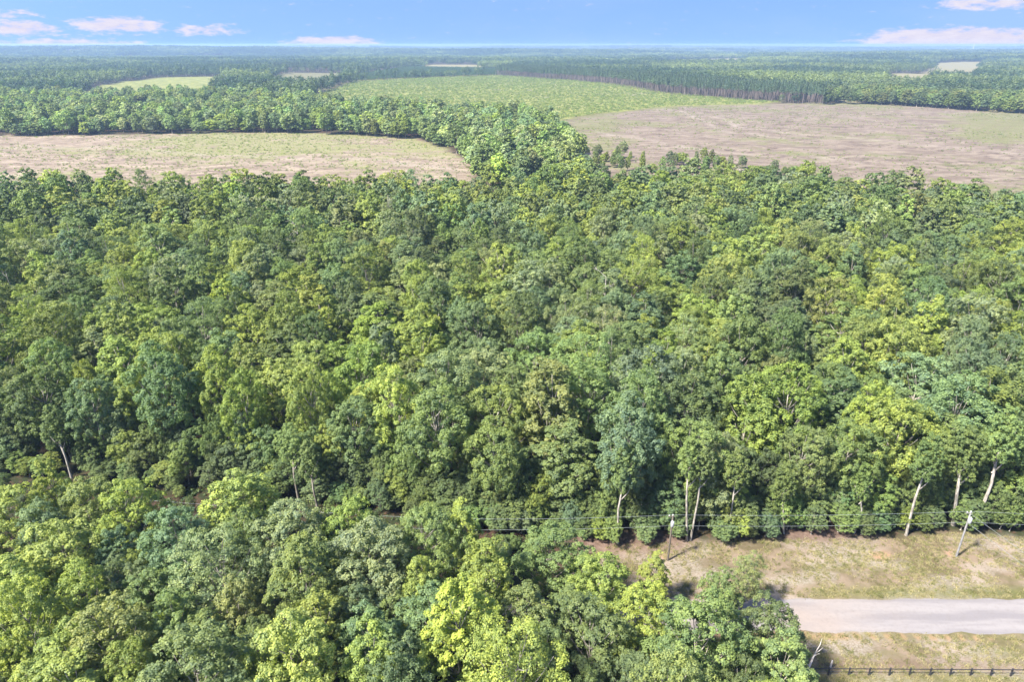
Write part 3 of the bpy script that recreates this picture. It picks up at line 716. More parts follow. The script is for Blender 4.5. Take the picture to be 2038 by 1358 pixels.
class Grid:
    def __init__(s, c): s.c = c; s.d = {}
    def add(s, t): s.d.setdefault((int(t['x'] // s.c), int(t['y'] // s.c)), []).append(t)
    def near(s, x, y):
        i, j = int(x // s.c), int(y // s.c)
        return [t for a in (-1, 0, 1) for b in (-1, 0, 1) for t in s.d.get((i + a, j + b), ())]
G = Grid(14)
for t in trees: G.add(t)
mw = np.array(main_wood)
# fill the main wood
def fill(poly, n, rlo, rhi, hlo, hhi, k=.80, kinds=(0, 1, 2, 3, 4, 5, 6, 7, 8, 9), inset=0, ok=None, tint=None):
    a = np.array(poly); lo, hi = a.min(0), a.max(0)
    X_ = rng.uniform(lo[0], hi[0], n); Y_ = rng.uniform(lo[1], hi[1], n)
    ins = inpoly(X_, Y_, poly)
    for x, y in zip(X_[ins], Y_[ins]):
        if not in_view(x, y, 12 + .05 * y): continue
        if ok and not ok(x, y): continue
        r = rng.uniform(rlo, rhi) * rng.uniform(.85, 1.1)
        if far_enough(x, y, r, G.near(x, y), k):
            t = dict(x=x, y=y, h=rng.uniform(hlo, hhi) * (.72 + .28 * r / rhi), r=r, tint=tint or pick_tint(x, y), pi=int(rng.choice(kinds)), hand=False)
            trees.append(t); G.add(t)
fe_in = lambda x, y: y > np.interp(x, fe0[:, 0], fe0[:, 1]) + 5.5
dark_gap = [pix(20, 640, 8), pix(1990, 600, 8)]
fill(main_wood, 60000, 4.7, 7.0, 19, 27, .74, ok=lambda x, y: fe_in(x, y) and all(math.hypot(x - g[0], y - g[1]) > 7 for g in dark_gap))
fill(main_wood, 30000, 2.8, 4.0, 14, 19, .80, ok=fe_in)
grove = P([(-300, 990), (90, 975), (250, 990), (350, 1050), (470, 985), (560, 1015), (700, 1015), (900, 1040), (960, 1090), (1040, 1120), (1120, 1100), (1200, 1140), (1250, 1230), (1560, 1250), (1590, 1330), (1590, 1700), (-300, 1700)], 15)
gb = np.array(grove[:13]); g_in = lambda x, y: y < np.interp(x, gb[:, 0], gb[:, 1]) - 4.5
fill(grove, 9000, 3.0, 4.6, 14, 18, .72, ok=g_in)
fill(grove, 6000, 2.2, 3.0, 9, 13, .72, ok=g_in)
for t in trees: t['zone'] = 'wood' if inpoly(np.array([t['x']]), np.array([t['y']]), main_wood)[0] or t['y'] > 100 else 'grove'
# understory along the front of the main wood: low bushy trees down to the ground
fe = P([(-60, 950), (145, 950), (400, 982), (600, 1000), (800, 1022), (1000, 1062), (1230, 1074), (1400, 1070), (1460, 1072), (1600, 1062), (1800, 1060), (1900, 1046), (2038, 1062), (2300, 1075)])
seg = np.array(fe); L_ = np.r_[0, np.cumsum(np.hypot(*np.diff(seg, axis=0).T))]
under = []
s = 0
while s < L_[-1]:
    x = np.interp(s, L_, seg[:, 0]); y = np.interp(s, L_, seg[:, 1])
    u_ = to_px(x, y, 0)[0]
    rowprob = 1.0 if u_ > 930 else .7
    for row in range(3):
        if rng.uniform() < rowprob:
            h = [rng.uniform(3.5, 6.5), rng.uniform(7, 10.5), rng.uniform(10.5, 15)][row]
            yy = y + [.3, 2.6, 5.2][row] + rng.normal() * .5
            under.append(dict(x=x + rng.normal() * .8, y=yy, h=h, r=rng.uniform(2.0, 2.9) * [.95, 1.25, 1.4][row], tint=[MG, DG, MG, DG, BG, YG][rng.integers(6)], pi=10 + int(rng.integers(2)), hand=False, zone='edge'))
    s += rng.uniform(2.2, 3.3)
lane = P([(-60, 985), (145, 960), (400, 992), (600, 1008), (800, 1030), (1000, 1068), (1150, 1080), (1150, 1100), (1000, 1130), (800, 1100), (600, 1080), (400, 1075), (-60, 1060)])
a = np.array(lane); q = rng.uniform(a.min(0), a.max(0), (900, 2)); q = q[inpoly(q[:, 0], q[:, 1], lane)][:90]
for x, y in q: under.append(dict(x=x, y=y, h=rng.uniform(1.2, 4), r=rng.uniform(.9, 1.6), tint=[MG, DG, OG, DG, BG][rng.integers(5)], pi=10 + int(rng.integers(2)), hand=False, zone='edge'))
for t in trees:
    if t['zone'] == 'wood':
        dd = t['y'] - np.interp(t['x'], fe0[:, 0], fe0[:, 1])
        if dd < 14 and (t['x'] < -5 or rng.uniform() < .6): t['pi'] = 12 + int(rng.integers(2)); t['h'] = max(t['h'], 19)
allt = trees + under
def visible_score(t):
    u_, v_ = to_px(t['x'], t['y'], t['h'] * .8)
    zc = t['y'] * CP + (CAM_H - t['h']) * SP
    inside = -60 < u_ < PW + 60 and -60 < v_ < PH + 50
    return (t['r'] / zc) * (1 if inside else 0) * (.8 if t['zone'] == 'edge' else 1) + (10 if t['hand'] and inside else 0)
for t in allt: t['s'] = visible_score(t)
allt.sort(key=lambda t: -t['s'])
solo = [t for t in allt[:300] if t['s'] > 0]; rest = [t for t in allt if not any(t is q for q in solo)] if False else allt[len(solo):]
print('TREES', len(trees), 'under', len(under), 'solo', len(solo), 'rest', len(rest))

# ---- labels: the hand-placed crowns are landmarks, the others are told by them
sizew = lambda t: 'small' if t['r'] < 3.4 else ('large' if t['r'] > 5.3 else 'medium-sized')
shapew = {'round': 'rounded', 'broad': 'spreading', 'upright': 'upright', 'oval': 'oval', 'wispy': 'wispy', 'bushy': 'bushy', 'high': 'high-crowned'}
marks = [t for t in solo if t['hand']]
for t in solo:
    t['u'], t['v'] = to_px(t['x'], t['y'], t['h'])
used = {}
for t in solo:
    if t['hand']: t['label'] = t['short'] + ', ' + t['where']; used[t['label']] = [t]
for t in solo:
    if t['hand']: continue
    ms = sorted(marks, key=lambda m: math.hypot(m['u'] - t['u'], (m['v'] - t['v']) * 1.2))
    done = False
    for m in ms[:2]:
        du, dv = t['u'] - m['u'], t['v'] - m['v']
        if abs(du) > abs(dv) * 1.2: rel = 'right of' if du > 0 else 'left of'
        else: rel = 'below' if dv > 0 else 'behind'
        nm = 'bush' if t['zone'] == 'edge' and t['h'] < 7 else 'tree'
        for lab in (f"{t['tint']} {nm} {rel} the {m['short']}", f"{sizew(t)} {t['tint']} {nm} {rel} the {m['short']}", f"{shapew[KINDS[t['pi']]]} {t['tint']} {nm} {rel} the {m['short']}"):
            if lab not in used and len(lab.split()) <= 16: t['label'] = lab; used[lab] = [t]; done = True; break
        if done: break
    if not done: t['label'] = lab; used[lab].append(t)
for t in solo:
    k = t['pi']; nat = CR[KINDS[k]]
    root = bpy.data.objects.new('broadleaf_tree' if not (t['zone'] == 'edge' and t['h'] < 7) else 'woodland_bush', None); C.objects.link(root)
    root.location = (t['x'], t['y'], float(terrain(t['x'], t['y']))); root.rotation_euler = (rng.normal() * .035, rng.normal() * .035, rng.uniform(0, 6.28))
    sh = t['r'] / nat; e_ = rng.uniform(.88, 1.14); root.scale = (sh * e_, sh / e_, t['h'] / 22.0)
    root['label'] = t['label']; root['category'] = 'tree' if root.name.startswith('broad') else 'bush'
    root['group'] = {'wood': 'trees of the main wood', 'grove': 'trees of the near grove', 'edge': 'low growth along the front of the wood'}[t['zone']]
    link('trunk', TM[k], root)
    up_ = 1.05 if t['hand'] and t['tint'] in (YG, BY) else 1.0
    up_ *= 1.1 if t['zone'] == 'grove' else 1.0
    c = link('crown', CM[k], root); c['tint'] = [float(a) * up_ for a in jit(TINT[t['tint']], .07 if t['hand'] else .12)]

# ------------------------------------------------------------------ the rest of the wood
def frustum_pts(dlo, dhi, spacing_fn, margin=40):
    """jittered points over the land in view"""
    out = []; d = dlo
    while d < dhi:
        s = spacing_fn(d); wdt = .80 * d + margin
        xs = np.arange(-wdt, wdt, s) + rng.uniform(0, s)
        out.append(np.stack([xs + rng.uniform(-.42, .42, len(xs)) * s, d + rng.uniform(-.42, .42, len(xs)) * s], -1)); d += s
    return np.concatenate(out)
def keep_out(p, polys, m=0):
    ok = np.ones(len(p), bool)
    wv = np.clip(p[:, 1] * .022, 8, 60)
    qx = p[:, 0] + (fbm(p[:, 0] / 60, p[:, 1] / 60, 141) - .5) * wv * 2; qy = p[:, 1] + (fbm(p[:, 0] / 60, p[:, 1] / 60, 142) - .5) * wv * 2
    for q in polys: ok &= sdist(qx, qy, q) < -m
    return ok
rows = []  # x,y,z,rot,(scale),tint,idx
for t in rest:
    far = t['y'] > 230
    if t['pi'] > 11: t['pi'] = 1
    i = t['pi'] if not far else 10 + rng.integers(8)
    if t['zone'] == 'edge': i = 0 if i in (10, 11) and not far else i
    k = KINDS[t['pi']] if not far else ['round', 'broad', 'upright', 'oval', 'wispy', 'round', 'upright', 'oval'][i - 10]
    sh = t['r'] / CR[k]
    e_ = rng.uniform(.85, 1.18)
    rows.append((t['x'], t['y'], sh * e_, sh / e_, t['h'] / 22, *jit(TINT[t['tint']]), i))
# belt beyond the left field, and woods right of the mauve field: LOD2 and thinner
def add_zone(poly, sp, idxs, hlo, hhi, rsc, tints, prob=1.0, bright=1.0):
    a = np.array(poly); lo, hi = a.min(0), a.max(0)
    gx, gy = np.meshgrid(np.arange(lo[0], hi[0], sp), np.arange(lo[1], hi[1], sp))
    p = np.stack([gx.ravel(), gy.ravel()], -1) + rng.uniform(-.45, .45, (gx.size, 2)) * sp
    p = p[inpoly(p[:, 0], p[:, 1], poly) & (np.abs(p[:, 0]) < .8 * p[:, 1] + 60) & ~inpoly(p[:, 0], p[:, 1], gold[2])]
    cl = fbm(p[:, 0] / 60, p[:, 1] / 60, 91)
    for (x, y), c in zip(p, cl):
        if rng.uniform() > prob * (1.25 if c > .4 else .75): continue
        h = rng.uniform(hlo, hhi) * (.8 + .4 * c); r = rsc * rng.uniform(.75, 1.25)
        tn = tints[rng.integers(len(tints))]
        rows.append((x, y, r, r, h / 22, *(jit(TINT[tn], .2) * bright), int(rng.choice(idxs))))
add_zone(belt, 9.0, [18, 19, 21, 22, 18, 19, 20], 9, 22, 1.08, [YG, MG, OG, PG, BG, DG, PG, MG, BG], .62, 1.35)
edge_shrubs = P([(1180, 330), (1180, 295), (1300, 312), (1460, 318), (1700, 352), (1480, 335), (1300, 340)], 3)
add_zone(edge_shrubs, 8, list(range(18, 23)), 5, 11, .5, [YG, MG, PG], .35)
add_zone(wood_right, 12, list(range(18, 23)), 15, 22, 1.4, [MG, DG, BG, MG, OG], .95)
rows = np.array(rows)
z = terrain(rows[:, 0], rows[:, 1])
srcs = LOD0 + LOD1 + LOD2
scatter('woodland', np.stack([rows[:, 0], rows[:, 1], z], -1), rng.uniform(0, 6.28, len(rows)), rows[:, 2:5], rows[:, 5:8], rows[:, 8].astype(int), srcs,
        kind='stuff', label='mass of broadleaf trees filling the woods behind the nearer crowns', category='woodland')

# pines: the front row as trees, the rest as a stand
tp_, cp_ = [], []
for i in range(4):
    (tv, tq), (V, Q, sh) = low_tree(420 + i, 260, 1.05, 2.5, 13.5, 24., pine=True)
    tp_.append(stuff_mesh('trunk', tv, tq, [M_pbark])); cp_.append(stuff_mesh('crown', V, Q, [M_needle], shade=sh))
PT = (.060, .095, .045)
fr = np.array(P([(985, 151), (1150, 161), (1330, 187), (1480, 198), (1640, 207)]))
Lf = np.r_[0, np.cumsum(np.hypot(*np.diff(fr, axis=0).T))]
s = 0.; prow = []
while s < Lf[-1]:
    x = np.interp(s, Lf, fr[:, 0]); y = np.interp(s, Lf, fr[:, 1]); prow.append((x + rng.normal() * 1.2, y + rng.normal() * 1.5)); s += rng.uniform(4, 7.5)
prow = sorted(prow, key=lambda p: p[1])[:150]
for n_, (x, y) in enumerate(prow):
    root = bpy.data.objects.new('pine_tree', None); C.objects.link(root)
    hs = rng.uniform(.85, 1.1); ws_ = rng.uniform(.85, 1.3)
    root.location = (x, y, float(terrain(x, y))); root.scale = (ws_, ws_, hs); root.rotation_euler = (0, 0, rng.uniform(0, 6.28))
    root['label'] = 'tall bare-stemmed pine in the front row of the stand beside the scrub field'; root['category'] = 'pine tree'; root['group'] = 'front row of the pine stand'
    k = n_ % 4; link('trunk', tp_[k], root); c = link('crown', cp_[k], root); c['tint'] = [float(a) for a in jit(PT, .15)]
pr = []
for poly, sp in ((pines_a, 7.5), (pines_b, 12), (pines_c, 11)):
    a = np.array(poly); lo, hi = a.min(0), a.max(0)
    gx, gy = np.meshgrid(np.arange(lo[0], hi[0], sp), np.arange(lo[1], hi[1], sp)); p = np.stack([gx.ravel(), gy.ravel()], -1) + rng.uniform(-.45, .45, (gx.size, 2)) * sp
    p = p[inpoly(p[:, 0], p[:, 1], poly)]
    for x, y in p: pr.append((x, y, rng.uniform(.85, 1.3), rng.uniform(.85, 1.08), 1))
a = np.array(young_pines); lo, hi = a.min(0), a.max(0)
gx, gy = np.meshgrid(np.arange(lo[0], hi[0], 6.0), np.arange(lo[1], hi[1], 6.0)); p = np.stack([gx.ravel(), gy.ravel()], -1) + rng.uniform(-.25, .25, (gx.size, 2)) * 6
for x, y in p[inpoly(p[:, 0], p[:, 1], young_pines)]: pr.append((x, y, rng.uniform(1.0, 1.4), rng.uniform(.28, .4), 0))
pr = np.array(pr); ps = np.stack([pr[:, 2], pr[:, 2], pr[:, 3]], -1)
pt = np.array([jit(PT if m else (.075, .125, .05), .12) for m in pr[:, 4]])
scatter('pine_stand', np.stack([pr[:, 0], pr[:, 1], terrain(pr[:, 0], pr[:, 1]) - np.where(pr[:, 4] > 0, 0, 3.2)], -1), rng.uniform(0, 6.28, len(pr)), ps, pt, rng.integers(0, 4, len(pr)), PINE,
        kind='stuff', label='pine plantation rows behind the scrub field', category='pine stand')

# distant forest out to the horizon
avoid = [belt, main_wood, pines_a, wood_right, pines_b, pines_c] + open_ground
p1 = frustum_pts(900, 2600, lambda d: 10.5 + (d - 900) * .0035, 80); p1 = p1[keep_out(p1, avoid, 2)]
p2 = frustum_pts(2600, 14500, lambda d: 24 + (d - 2600) * .0055, 100); p2 = p2[keep_out(p2, avoid, 6)]
# far clearings
clr = fbm(p2[:, 0] / 500, p2[:, 1] / 260, 101, 3); p2 = p2[~((clr > .655) & (p2[:, 1] > 2800))]
def far_tint(p):
    # stands of different kinds lie side by side: dark pines, mixed wood, pale young growth
    q = p + (np.stack([fbm(p[:, 0] / 150, p[:, 1] / 150, 151), fbm(p[:, 0] / 150, p[:, 1] / 150, 152)], -1) - .5) * 160
    cell = hash2(np.floor(q[:, 0] / 420), np.floor(q[:, 1] / 300 + hash2(np.floor(q[:, 0] / 420), 0 * q[:, 0], 3)), 5)[:, None]
    n = fbm(p[:, 0] / 260, p[:, 1] / 160, 111, 3)[:, None]; m = rng.uniform(size=(len(p), 1))
    a_, b_ = np.array([.050, .085, .045]), np.array([.20, .235, .085])
    right = smooth(p[:, 0] / p[:, 1], -.15, .35)[:, None]
    t = np.clip((n - .45) * 1.6 + (cell - .45) * .75 + (m - .5) * .5 + right * .28 - .02, 0, 1)
    return (a_ * (1 - t) + b_ * t) * rng.uniform(.8, 1.2, (len(p), 1))
n1_, n2_ = len(p1), len(p2)
pp = np.concatenate([p1, p2]); sc1 = rng.uniform(.8, 1.35, (n1_, 1)); sc2 = rng.uniform(.8, 1.2, (n2_, 1)) * (1 + (p2[:, 1:] - 2600) * .00009)
scl = np.concatenate([np.concatenate([sc1 * 1.15, sc1 * 1.15, rng.uniform(.5, 1.15, (n1_, 1))], 1), np.concatenate([sc2, sc2, rng.uniform(.6, 1.2, (n2_, 1))], 1)])
idx = np.concatenate([rng.integers(0, 4, n1_), 4 + rng.integers(0, 3, n2_)])
scatter('distant_forest', np.stack([pp[:, 0], pp[:, 1], terrain(pp[:, 0], pp[:, 1])], -1), rng.uniform(0, 6.28, len(pp)), scl, far_tint(pp), idx, LOD3 + PATCH,
        kind='stuff', label='unbroken forest stretching away to the horizon', category='forest')
print('FAR', n1_, n2_)

# regrowth shrubs on the cleared fields
def zone_pts(poly, sp, m=4):
    a = np.array(poly); lo, hi = a.min(0), a.max(0); lo[0] = max(lo[0], -.8 * hi[1]); hi[0] = min(hi[0], .8 * hi[1] + 50)
    n = int((hi[0] - lo[0]) * (hi[1] - lo[1]) / sp ** 2)
    p = np.stack([rng.uniform(lo[0], hi[0], n), rng.uniform(lo[1], hi[1], n)], -1)
    p = p[(sdist(p[:, 0], p[:, 1], poly) > m) & (np.abs(p[:, 0]) < .8 * p[:, 1] + 40)]; return p
sp_, ss_, st_ = [], [], []
for poly, sp, lo_, hi_, tn, thr in ((field_left, 4.2, .35, 1.1, (.21, .25, .08), .40), (field_right, 6.0, .35, 1.1, (.19, .22, .085), .47), (scrub, 4.6, .6, 2.3, (.19, .235, .07), .2)):
    p = zone_pts(poly, sp); f = fbm(p[:, 0] / 70, p[:, 1] / 40, 121); p = p[f + rng.uniform(-.12, .12, len(p)) > thr]
    sp_.append(p); ss_.append(rng.uniform(lo_, hi_, (len(p), 1)) * rng.uniform(.6, 1.2, (len(p), 1))); st_.append(np.array(tn) * rng.uniform(.7, 1.2, (len(p), 1)))
p = zone_pts(verge, 2.6, 1); sp_.append(p[p[:, 1] > ry1b + 1]); k = len(sp_[-1]); ss_.append(rng.uniform(.12, .35, (k, 1))); st_.append(np.array((.17, .18, .06)) * rng.uniform(.6, 1.2, (k, 1)))
p = zone_pts(lane, 1.5, -6); sp_.append(p); k = len(p); ss_.append(rng.uniform(.3, 1.0, (k, 1))); st_.append(np.array((.115, .155, .055)) * rng.uniform(.6, 1.2, (k, 1)))
sp_, ss_, st_ = map(np.concatenate, (sp_, ss_, st_))
scatter('brushwood', np.stack([sp_[:, 0], sp_[:, 1], terrain(sp_[:, 0], sp_[:, 1]) - .1], -1), rng.uniform(0, 6.28, len(sp_)), np.repeat(ss_, 3, 1), st_, rng.integers(0, 3, len(sp_)), SHRUB,
        kind='stuff', label='low regrowth dotted over the cleared fields, lane and verge', category='brushwood')
print('SHRUBS', len(sp_))
# grass tufts on the verge
p = zone_pts(verge, .42, .3); cy = ry0 + (ry0b - ry0) * np.clip((p[:, 0] - 35) / 25, -1, 3); cy1 = ry1 + (ry1b - ry1) * np.clip((p[:, 0] - 35) / 25, -1, 3)
p = p[((p[:, 1] < cy - .25) | (p[:, 1] > cy1 + .25)) & (p[:, 0] > 5) & (p[:, 0] < 95) & (p[:, 1] > 52)]
f = fbm(p[:, 0] / 3, p[:, 1] / 2, 131); p = p[f + rng.uniform(-.15, .15, len(p)) > .42]
tt = np.where(rng.uniform(size=(len(p), 1)) < .3, np.array([[.20, .20, .08]]), np.array([[.36, .31, .19]])) * rng.uniform(.8, 1.2, (len(p), 1))
scatter('grass', np.stack([p[:, 0], p[:, 1], terrain(p[:, 0], p[:, 1])], -1), rng.uniform(0, 6.28, len(p)), np.repeat(rng.uniform(.6, 1.4, (len(p), 1)), 3, 1), tt, rng.integers(0, 3, len(p)), TUFT,
        kind='stuff', label='dry grass tufts on the roadside verge', category='grass')
print('TUFTS', len(p))

# ------------------------------------------------------------------ poles, wires, fence, snags
def plain(name, c, rough=.6, metal=0.):
    m, nt, out = newmat(name)
    co = N(nt, 'ShaderNodeTexCoord').outputs['Object']; n = noise(nt, co, 5, 4, .6)
    col = mixc(nt, n, tuple(a * .75 for a in c), tuple(min(1, a * 1.2) for a in c))
    bs = N(nt, 'ShaderNodeBsdfPrincipled', i_2=rough, i_1=metal); nt.links.new(col, bs.inputs[0]); nt.links.new(bs.outputs[0], out.inputs[0]); return m
M_metal = plain('grey_metal', (.50, .52, .54), .45, .3); M_wire = plain('wire', (.42, .46, .45), .5, .4); M_fence = plain('black_fence_paint', (.035, .033, .038), .6)
M_ins = plain('porcelain', (.55, .55, .52), .3)
def mobj(name, parts, mat, parent=None, **props):
    V, Q = merge(parts); return link(name, stuff_mesh(name, V, Q, [mat], smooth_=True), parent, **props)
def box(x0, x1, y0, y1, z0, z1):
    V = np.array([(x, y, z) for z in (z0, z1) for y in (y0, y1) for x in (x0, x1)], float)
    return V, np.array([(0, 2, 3, 1), (4, 5, 7, 6), (0, 1, 5, 4), (2, 6, 7, 3), (0, 4, 6, 2), (1, 3, 7, 5)])
def flat(name, parts, mat, parent=None, **props):
    V, Q = merge(parts); return link(name, stuff_mesh(name, V, Q, [mat]), parent, **props)
def empty(name, loc, label, cat, group=None):
    o = bpy.data.objects.new(name, None); C.objects.link(o); o.location = loc; o['label'] = label; o['category'] = cat
    if group: o['group'] = group
    return o
poles = []
for (bx, by, tx, ty, mt, lab) in ((1329, 1116, 1336, 1027, M_pole, 'dark wooden utility pole with a grey transformer at the left of the clearing'),
                             (1903, 1109, 1932, 1020, M_polegrey, 'pale weathered utility pole at the right of the clearing, guyed to the ground')):
    x, y = pix(bx, by); d = pix_dir(tx, ty)
    t = y / d[1]; ht = CAM_H + d[2] * t
    r = empty('utility_pole', (x, y, 0), lab, 'utility pole', 'utility poles along the road')
    mobj('shaft', [tube([(0, 0, -.2), (0, 0, ht * .5), (0, 0, ht)], [.17, .145, .11], 10)], mt, r)
    for (ins, dx, dz) in ((1, -.55, .12), (1, .0, .22)):
        mobj('insulator', [tube([(dx, 0, ht - .1 + dz * .3), (dx, 0, ht + dz)], [.06, .09], 8)], M_ins, r)
    flat('crossarm', [box(-.72, .3, -.06, .06, ht - .22, ht - .1)], mt, r)
    if mt is M_pole or True:
        tr = mobj('transformer', [tube([(-.05, -.42, ht - 1.75), (-.05, -.42, ht - 1.7), (-.05, -.42, ht - .85), (-.05, -.42, ht - .78)], [.22, .27, .27, .2], 12)], M_metal, r)
        mobj('bushing', [tube([(-.05, -.42, ht - .8), (-.05, -.42, ht - .55)], [.05, .035], 6)], M_ins, tr)
        flat('bracket', [box(-.09, -.01, -.32, -.12, ht - 1.4, ht - 1.3), box(-.09, -.01, -.32, -.12, ht - 1.1, ht - 1.0)], M_metal, r)
    poles.append((x, y, ht))
def catenary(a, b, sag, r=.022, n=24):
    a, b = np.array(a, float), np.array(b, float); t = np.linspace(0, 1, n)[:, None]
    p = a + (b - a) * t; p[:, 2] -= (4 * sag * t * (1 - t))[:, 0]
    return tube(p, np.full(n, r), 5)
(ax, ay, ah), (bx, by, bh) = poles
rx_, ry_ = bx + 46, by - 1.0
h1 = pix(860, 1034, ah); h2 = pix(140, 984, ah)
for nm, dz in (('upper', .15), ('lower', -1.9)):
    for (p, q, where) in (((*h2, ah + dz), (*h1, ah + dz), 'stretch at the left above the dark lane'), ((*h1, ah + dz), (ax, ay, ah + dz), 'stretch left of the dark pole, crossing before the wood'),
                          ((ax, ay, ah + dz), (bx, by, bh + dz), 'strung between the two visible utility poles'),
                          ((bx, by, bh + dz), (rx_, ry_, bh + dz - .5), 'running right from the pale pole out of view')):
        mobj('power_line', [catenary(p, q, .4, .014)], M_wire, None, label=f'{nm} power line {where}', category='power line', group='power lines along the road')
for (gx_, gy_, hz, lab) in ((2075, 1128, -.3, 'upper guy wire slanting right from the pale pole'), (2068, 1150, -2.0, 'lower guy wire slanting right from the pale pole')):
    g = pix(gx_, gy_); mobj('guy_wire', [catenary((bx, by, bh + hz), (g[0], g[1], 0), .0, .022, 4)], M_wire, None, label=lab, category='guy wire', group='guy wires of the pale pole')
for (lx, ly), lb in ((h1, 'utility pole hidden behind the flat-topped green tree of the near grove'), (h2, 'utility pole hidden among crowns at the far left of the lane')):
    r = empty('utility_pole', (lx, ly, 0), lb, 'utility pole', 'utility poles along the road')
    mobj('shaft', [tube([(0, 0, -.2), (0, 0, ah * .5), (0, 0, ah)], [.17, .145, .11], 10)], M_pole, r); flat('crossarm', [box(-.5, .5, -.06, .06, ah - .22, ah - .1)], M_pole, r)

fp = [pix(1648 + 40.3 * k, 1344.5 + .25 * k) for k in range(-1, 13)]
fence = empty('rail_fence', (fp[0][0], fp[0][1], 0), 'black post and rail fence across the grass at bottom right', 'fence')
fx, fy = fp[0]
for k, (x, y) in enumerate(fp):
    lx_, ly_ = x - fx, y - fy
    tilt = rng.normal() * .02
    flat('post', [box(lx_ - .075, lx_ + .075, ly_ - .075, ly_ + .075, -.1, 1.32)], M_fence, fence)
    if k < len(fp) - 1:
        x2, y2 = fp[k + 1][0] - fx, fp[k + 1][1] - fy
        V, Q = box(0, 1, -.045, -.005, 0, .13)
        for hz in (1.17,):
            W = V.copy(); W[:, 0] = lx_ + V[:, 0] * (x2 - lx_) ; W[:, 1] = ly_ - .08 + V[:, 1] + V[:, 0] * (y2 - ly_); W[:, 2] += hz
            flat('rail', [(W, Q)], M_fence, fence)
        for hz in (.35, .75):
            mobj('wire', [tube([(lx_, ly_ - .07, hz), (x2, y2 - .07, hz)], [.006, .006], 4)], M_wire, fence)
# old grey post stub behind the fence
x, y = pix(1652, 1331); mobj('old_post', [tube([(x, y, -.1), (x + .03, y, .7), (x + .05, y, 1.35)], [.13, .12, .1], 8)], M_dead, None, label='short grey weathered post beside the start of the black fence', category='post')
def snag(base, pts_list, name, label, mat=M_dead, cat='dead tree'):
    r = empty(name, (base[0], base[1], 0), label, cat)
    (tp, tr_) = pts_list[0]; mobj('trunk', [tube(tp, tr_, 8)], mat, r)
    for (bp, br) in pts_list[1:]: mobj('branch', [tube(bp, br, 6)], mat, r)
bx_, by_ = pix(1605, 1385); 
def at(px, py, yy):      # a point on the vertical plane y = yy, relative to the snag's base
    d = pix_dir(px, py); t = yy / d[1]; return np.array([d[0] * t - bx_, yy - by_, CAM_H + d[2] * t])
Y0 = by_
snag((bx_, by_), [
    ([(0, 0, -.2), at(1605, 1358, Y0), at(1608, 1335, Y0), at(1616, 1315, Y0 + .2)], [.2, .17, .14, .11]),
    ([at(1616, 1315, Y0 + .2), at(1624, 1298, Y0 + .3), at(1632, 1285, Y0 + .3), at(1636, 1272, Y0 + .3)], [.11, .08, .05, .02]),
    ([at(1617, 1314, Y0 + .2), at(1608, 1300, Y0 - .2), at(1604, 1286, Y0 - .3)], [.08, .05, .025]),
    ([at(1606, 1352, Y0), at(1600, 1335, Y0 - .3), at(1597, 1313, Y0 - .4)], [.12, .08, .05]),
    ([at(1611, 1326, Y0), at(1604, 1322, Y0 - .3), at(1600, 1319, Y0 - .4)], [.07, .05, .02]),
    ([at(1622, 1302, Y0 + .3), at(1630, 1297, Y0 + .1), at(1637, 1291, Y0)], [.06, .04, .015]),
    ([at(1619, 1308, Y0 + .2), at(1627, 1303, Y0 + .1), at(1632, 1302, Y0)], [.05, .035, .012]),
], 'dead_tree', 'bleached bare dead tree beside the near end of the fence')
# bare pale trunks standing at the front of the wood
def bare(px, py, topx, topy, rad, label, leafy, mat=M_pale):
    global bx_, by_
    bx_, by_ = pix(px, py); top = at(topx, topy, by_ - .3)
    r = empty('slim_tree', (bx_, by_, 0), label, 'tree', 'pale trunks at the front of the wood')
    mid = top * .5 + np.array([rng.normal() * .25, 0, 0])
    mobj('trunk', [tube([(0, 0, -.2), mid * .6, mid * 1.2, top], [rad * 1.3, rad, rad * .9, rad * .7], 8)], mat, r)
    for k in range(3):
        a = top * (1 - .12 * k); s_ = [1, -1, 1][k]
        mobj('branch', [tube([a, a + np.array([s_ * .8, -.2, 1.3]), a + np.array([s_ * 1.5, -.3, 3.0])], [rad * .6, rad * .4, .03], 6)], mat, r)
    if leafy:
        c = link('crown', CM[[2, 3, 6][int(px) % 3]], r); c.scale = (leafy, leafy, leafy * .9); c.location = (top[0], top[1], top[2] * .92 - 3.5 * leafy * .9); c['tint'] = [float(a) for a in jit(TINT[MG], .1)]
for a in ((1229, 1083, 1240, 965, .17, 'slim tree with pale forked trunk below the pale blue-green crown', .5), (1367, 1077, 1369, 935, .17, 'left one of two slim pale-trunked trees behind the first utility pole', .42),
          (1374, 1076, 1396, 940, .15, 'right one of two slim pale-trunked trees behind the first utility pole', .4), (1449, 1071, 1463, 960, .14, 'slim tree with thin brown-grey trunk right of the twin pale trunks', .42),
          (1803, 1066, 1838, 945, .2, 'leaning pale-trunked tree at the clearing edge, left of the pale pole', .5), (1897, 1046, 1911, 940, .27, 'tree with stout upright pale trunk behind the pale utility pole', .6),
          (1938, 1052, 1985, 905, .27, 'tree with stout pale trunk leaning right behind the pale utility pole', .6), (143, 952, 118, 880, .22, 'leaning grey-trunked tree at the far left of the lane', .5),
          (595, 998, 583, 915, .2, 'left dark-trunked tree under the wood beside the lane', .5, M_bark), (632, 1012, 620, 945, .18, 'second dark-trunked tree under the wood beside the lane', .45, M_bark),
          (1700, 1062, 1712, 985, .13, 'thin grey-trunked tree on the clearing edge, nearer the pale pole', .4), (1560, 1063, 1556, 985, .13, 'thin grey-trunked tree on the clearing edge, midway between the poles', .4)):
    bare(*a)

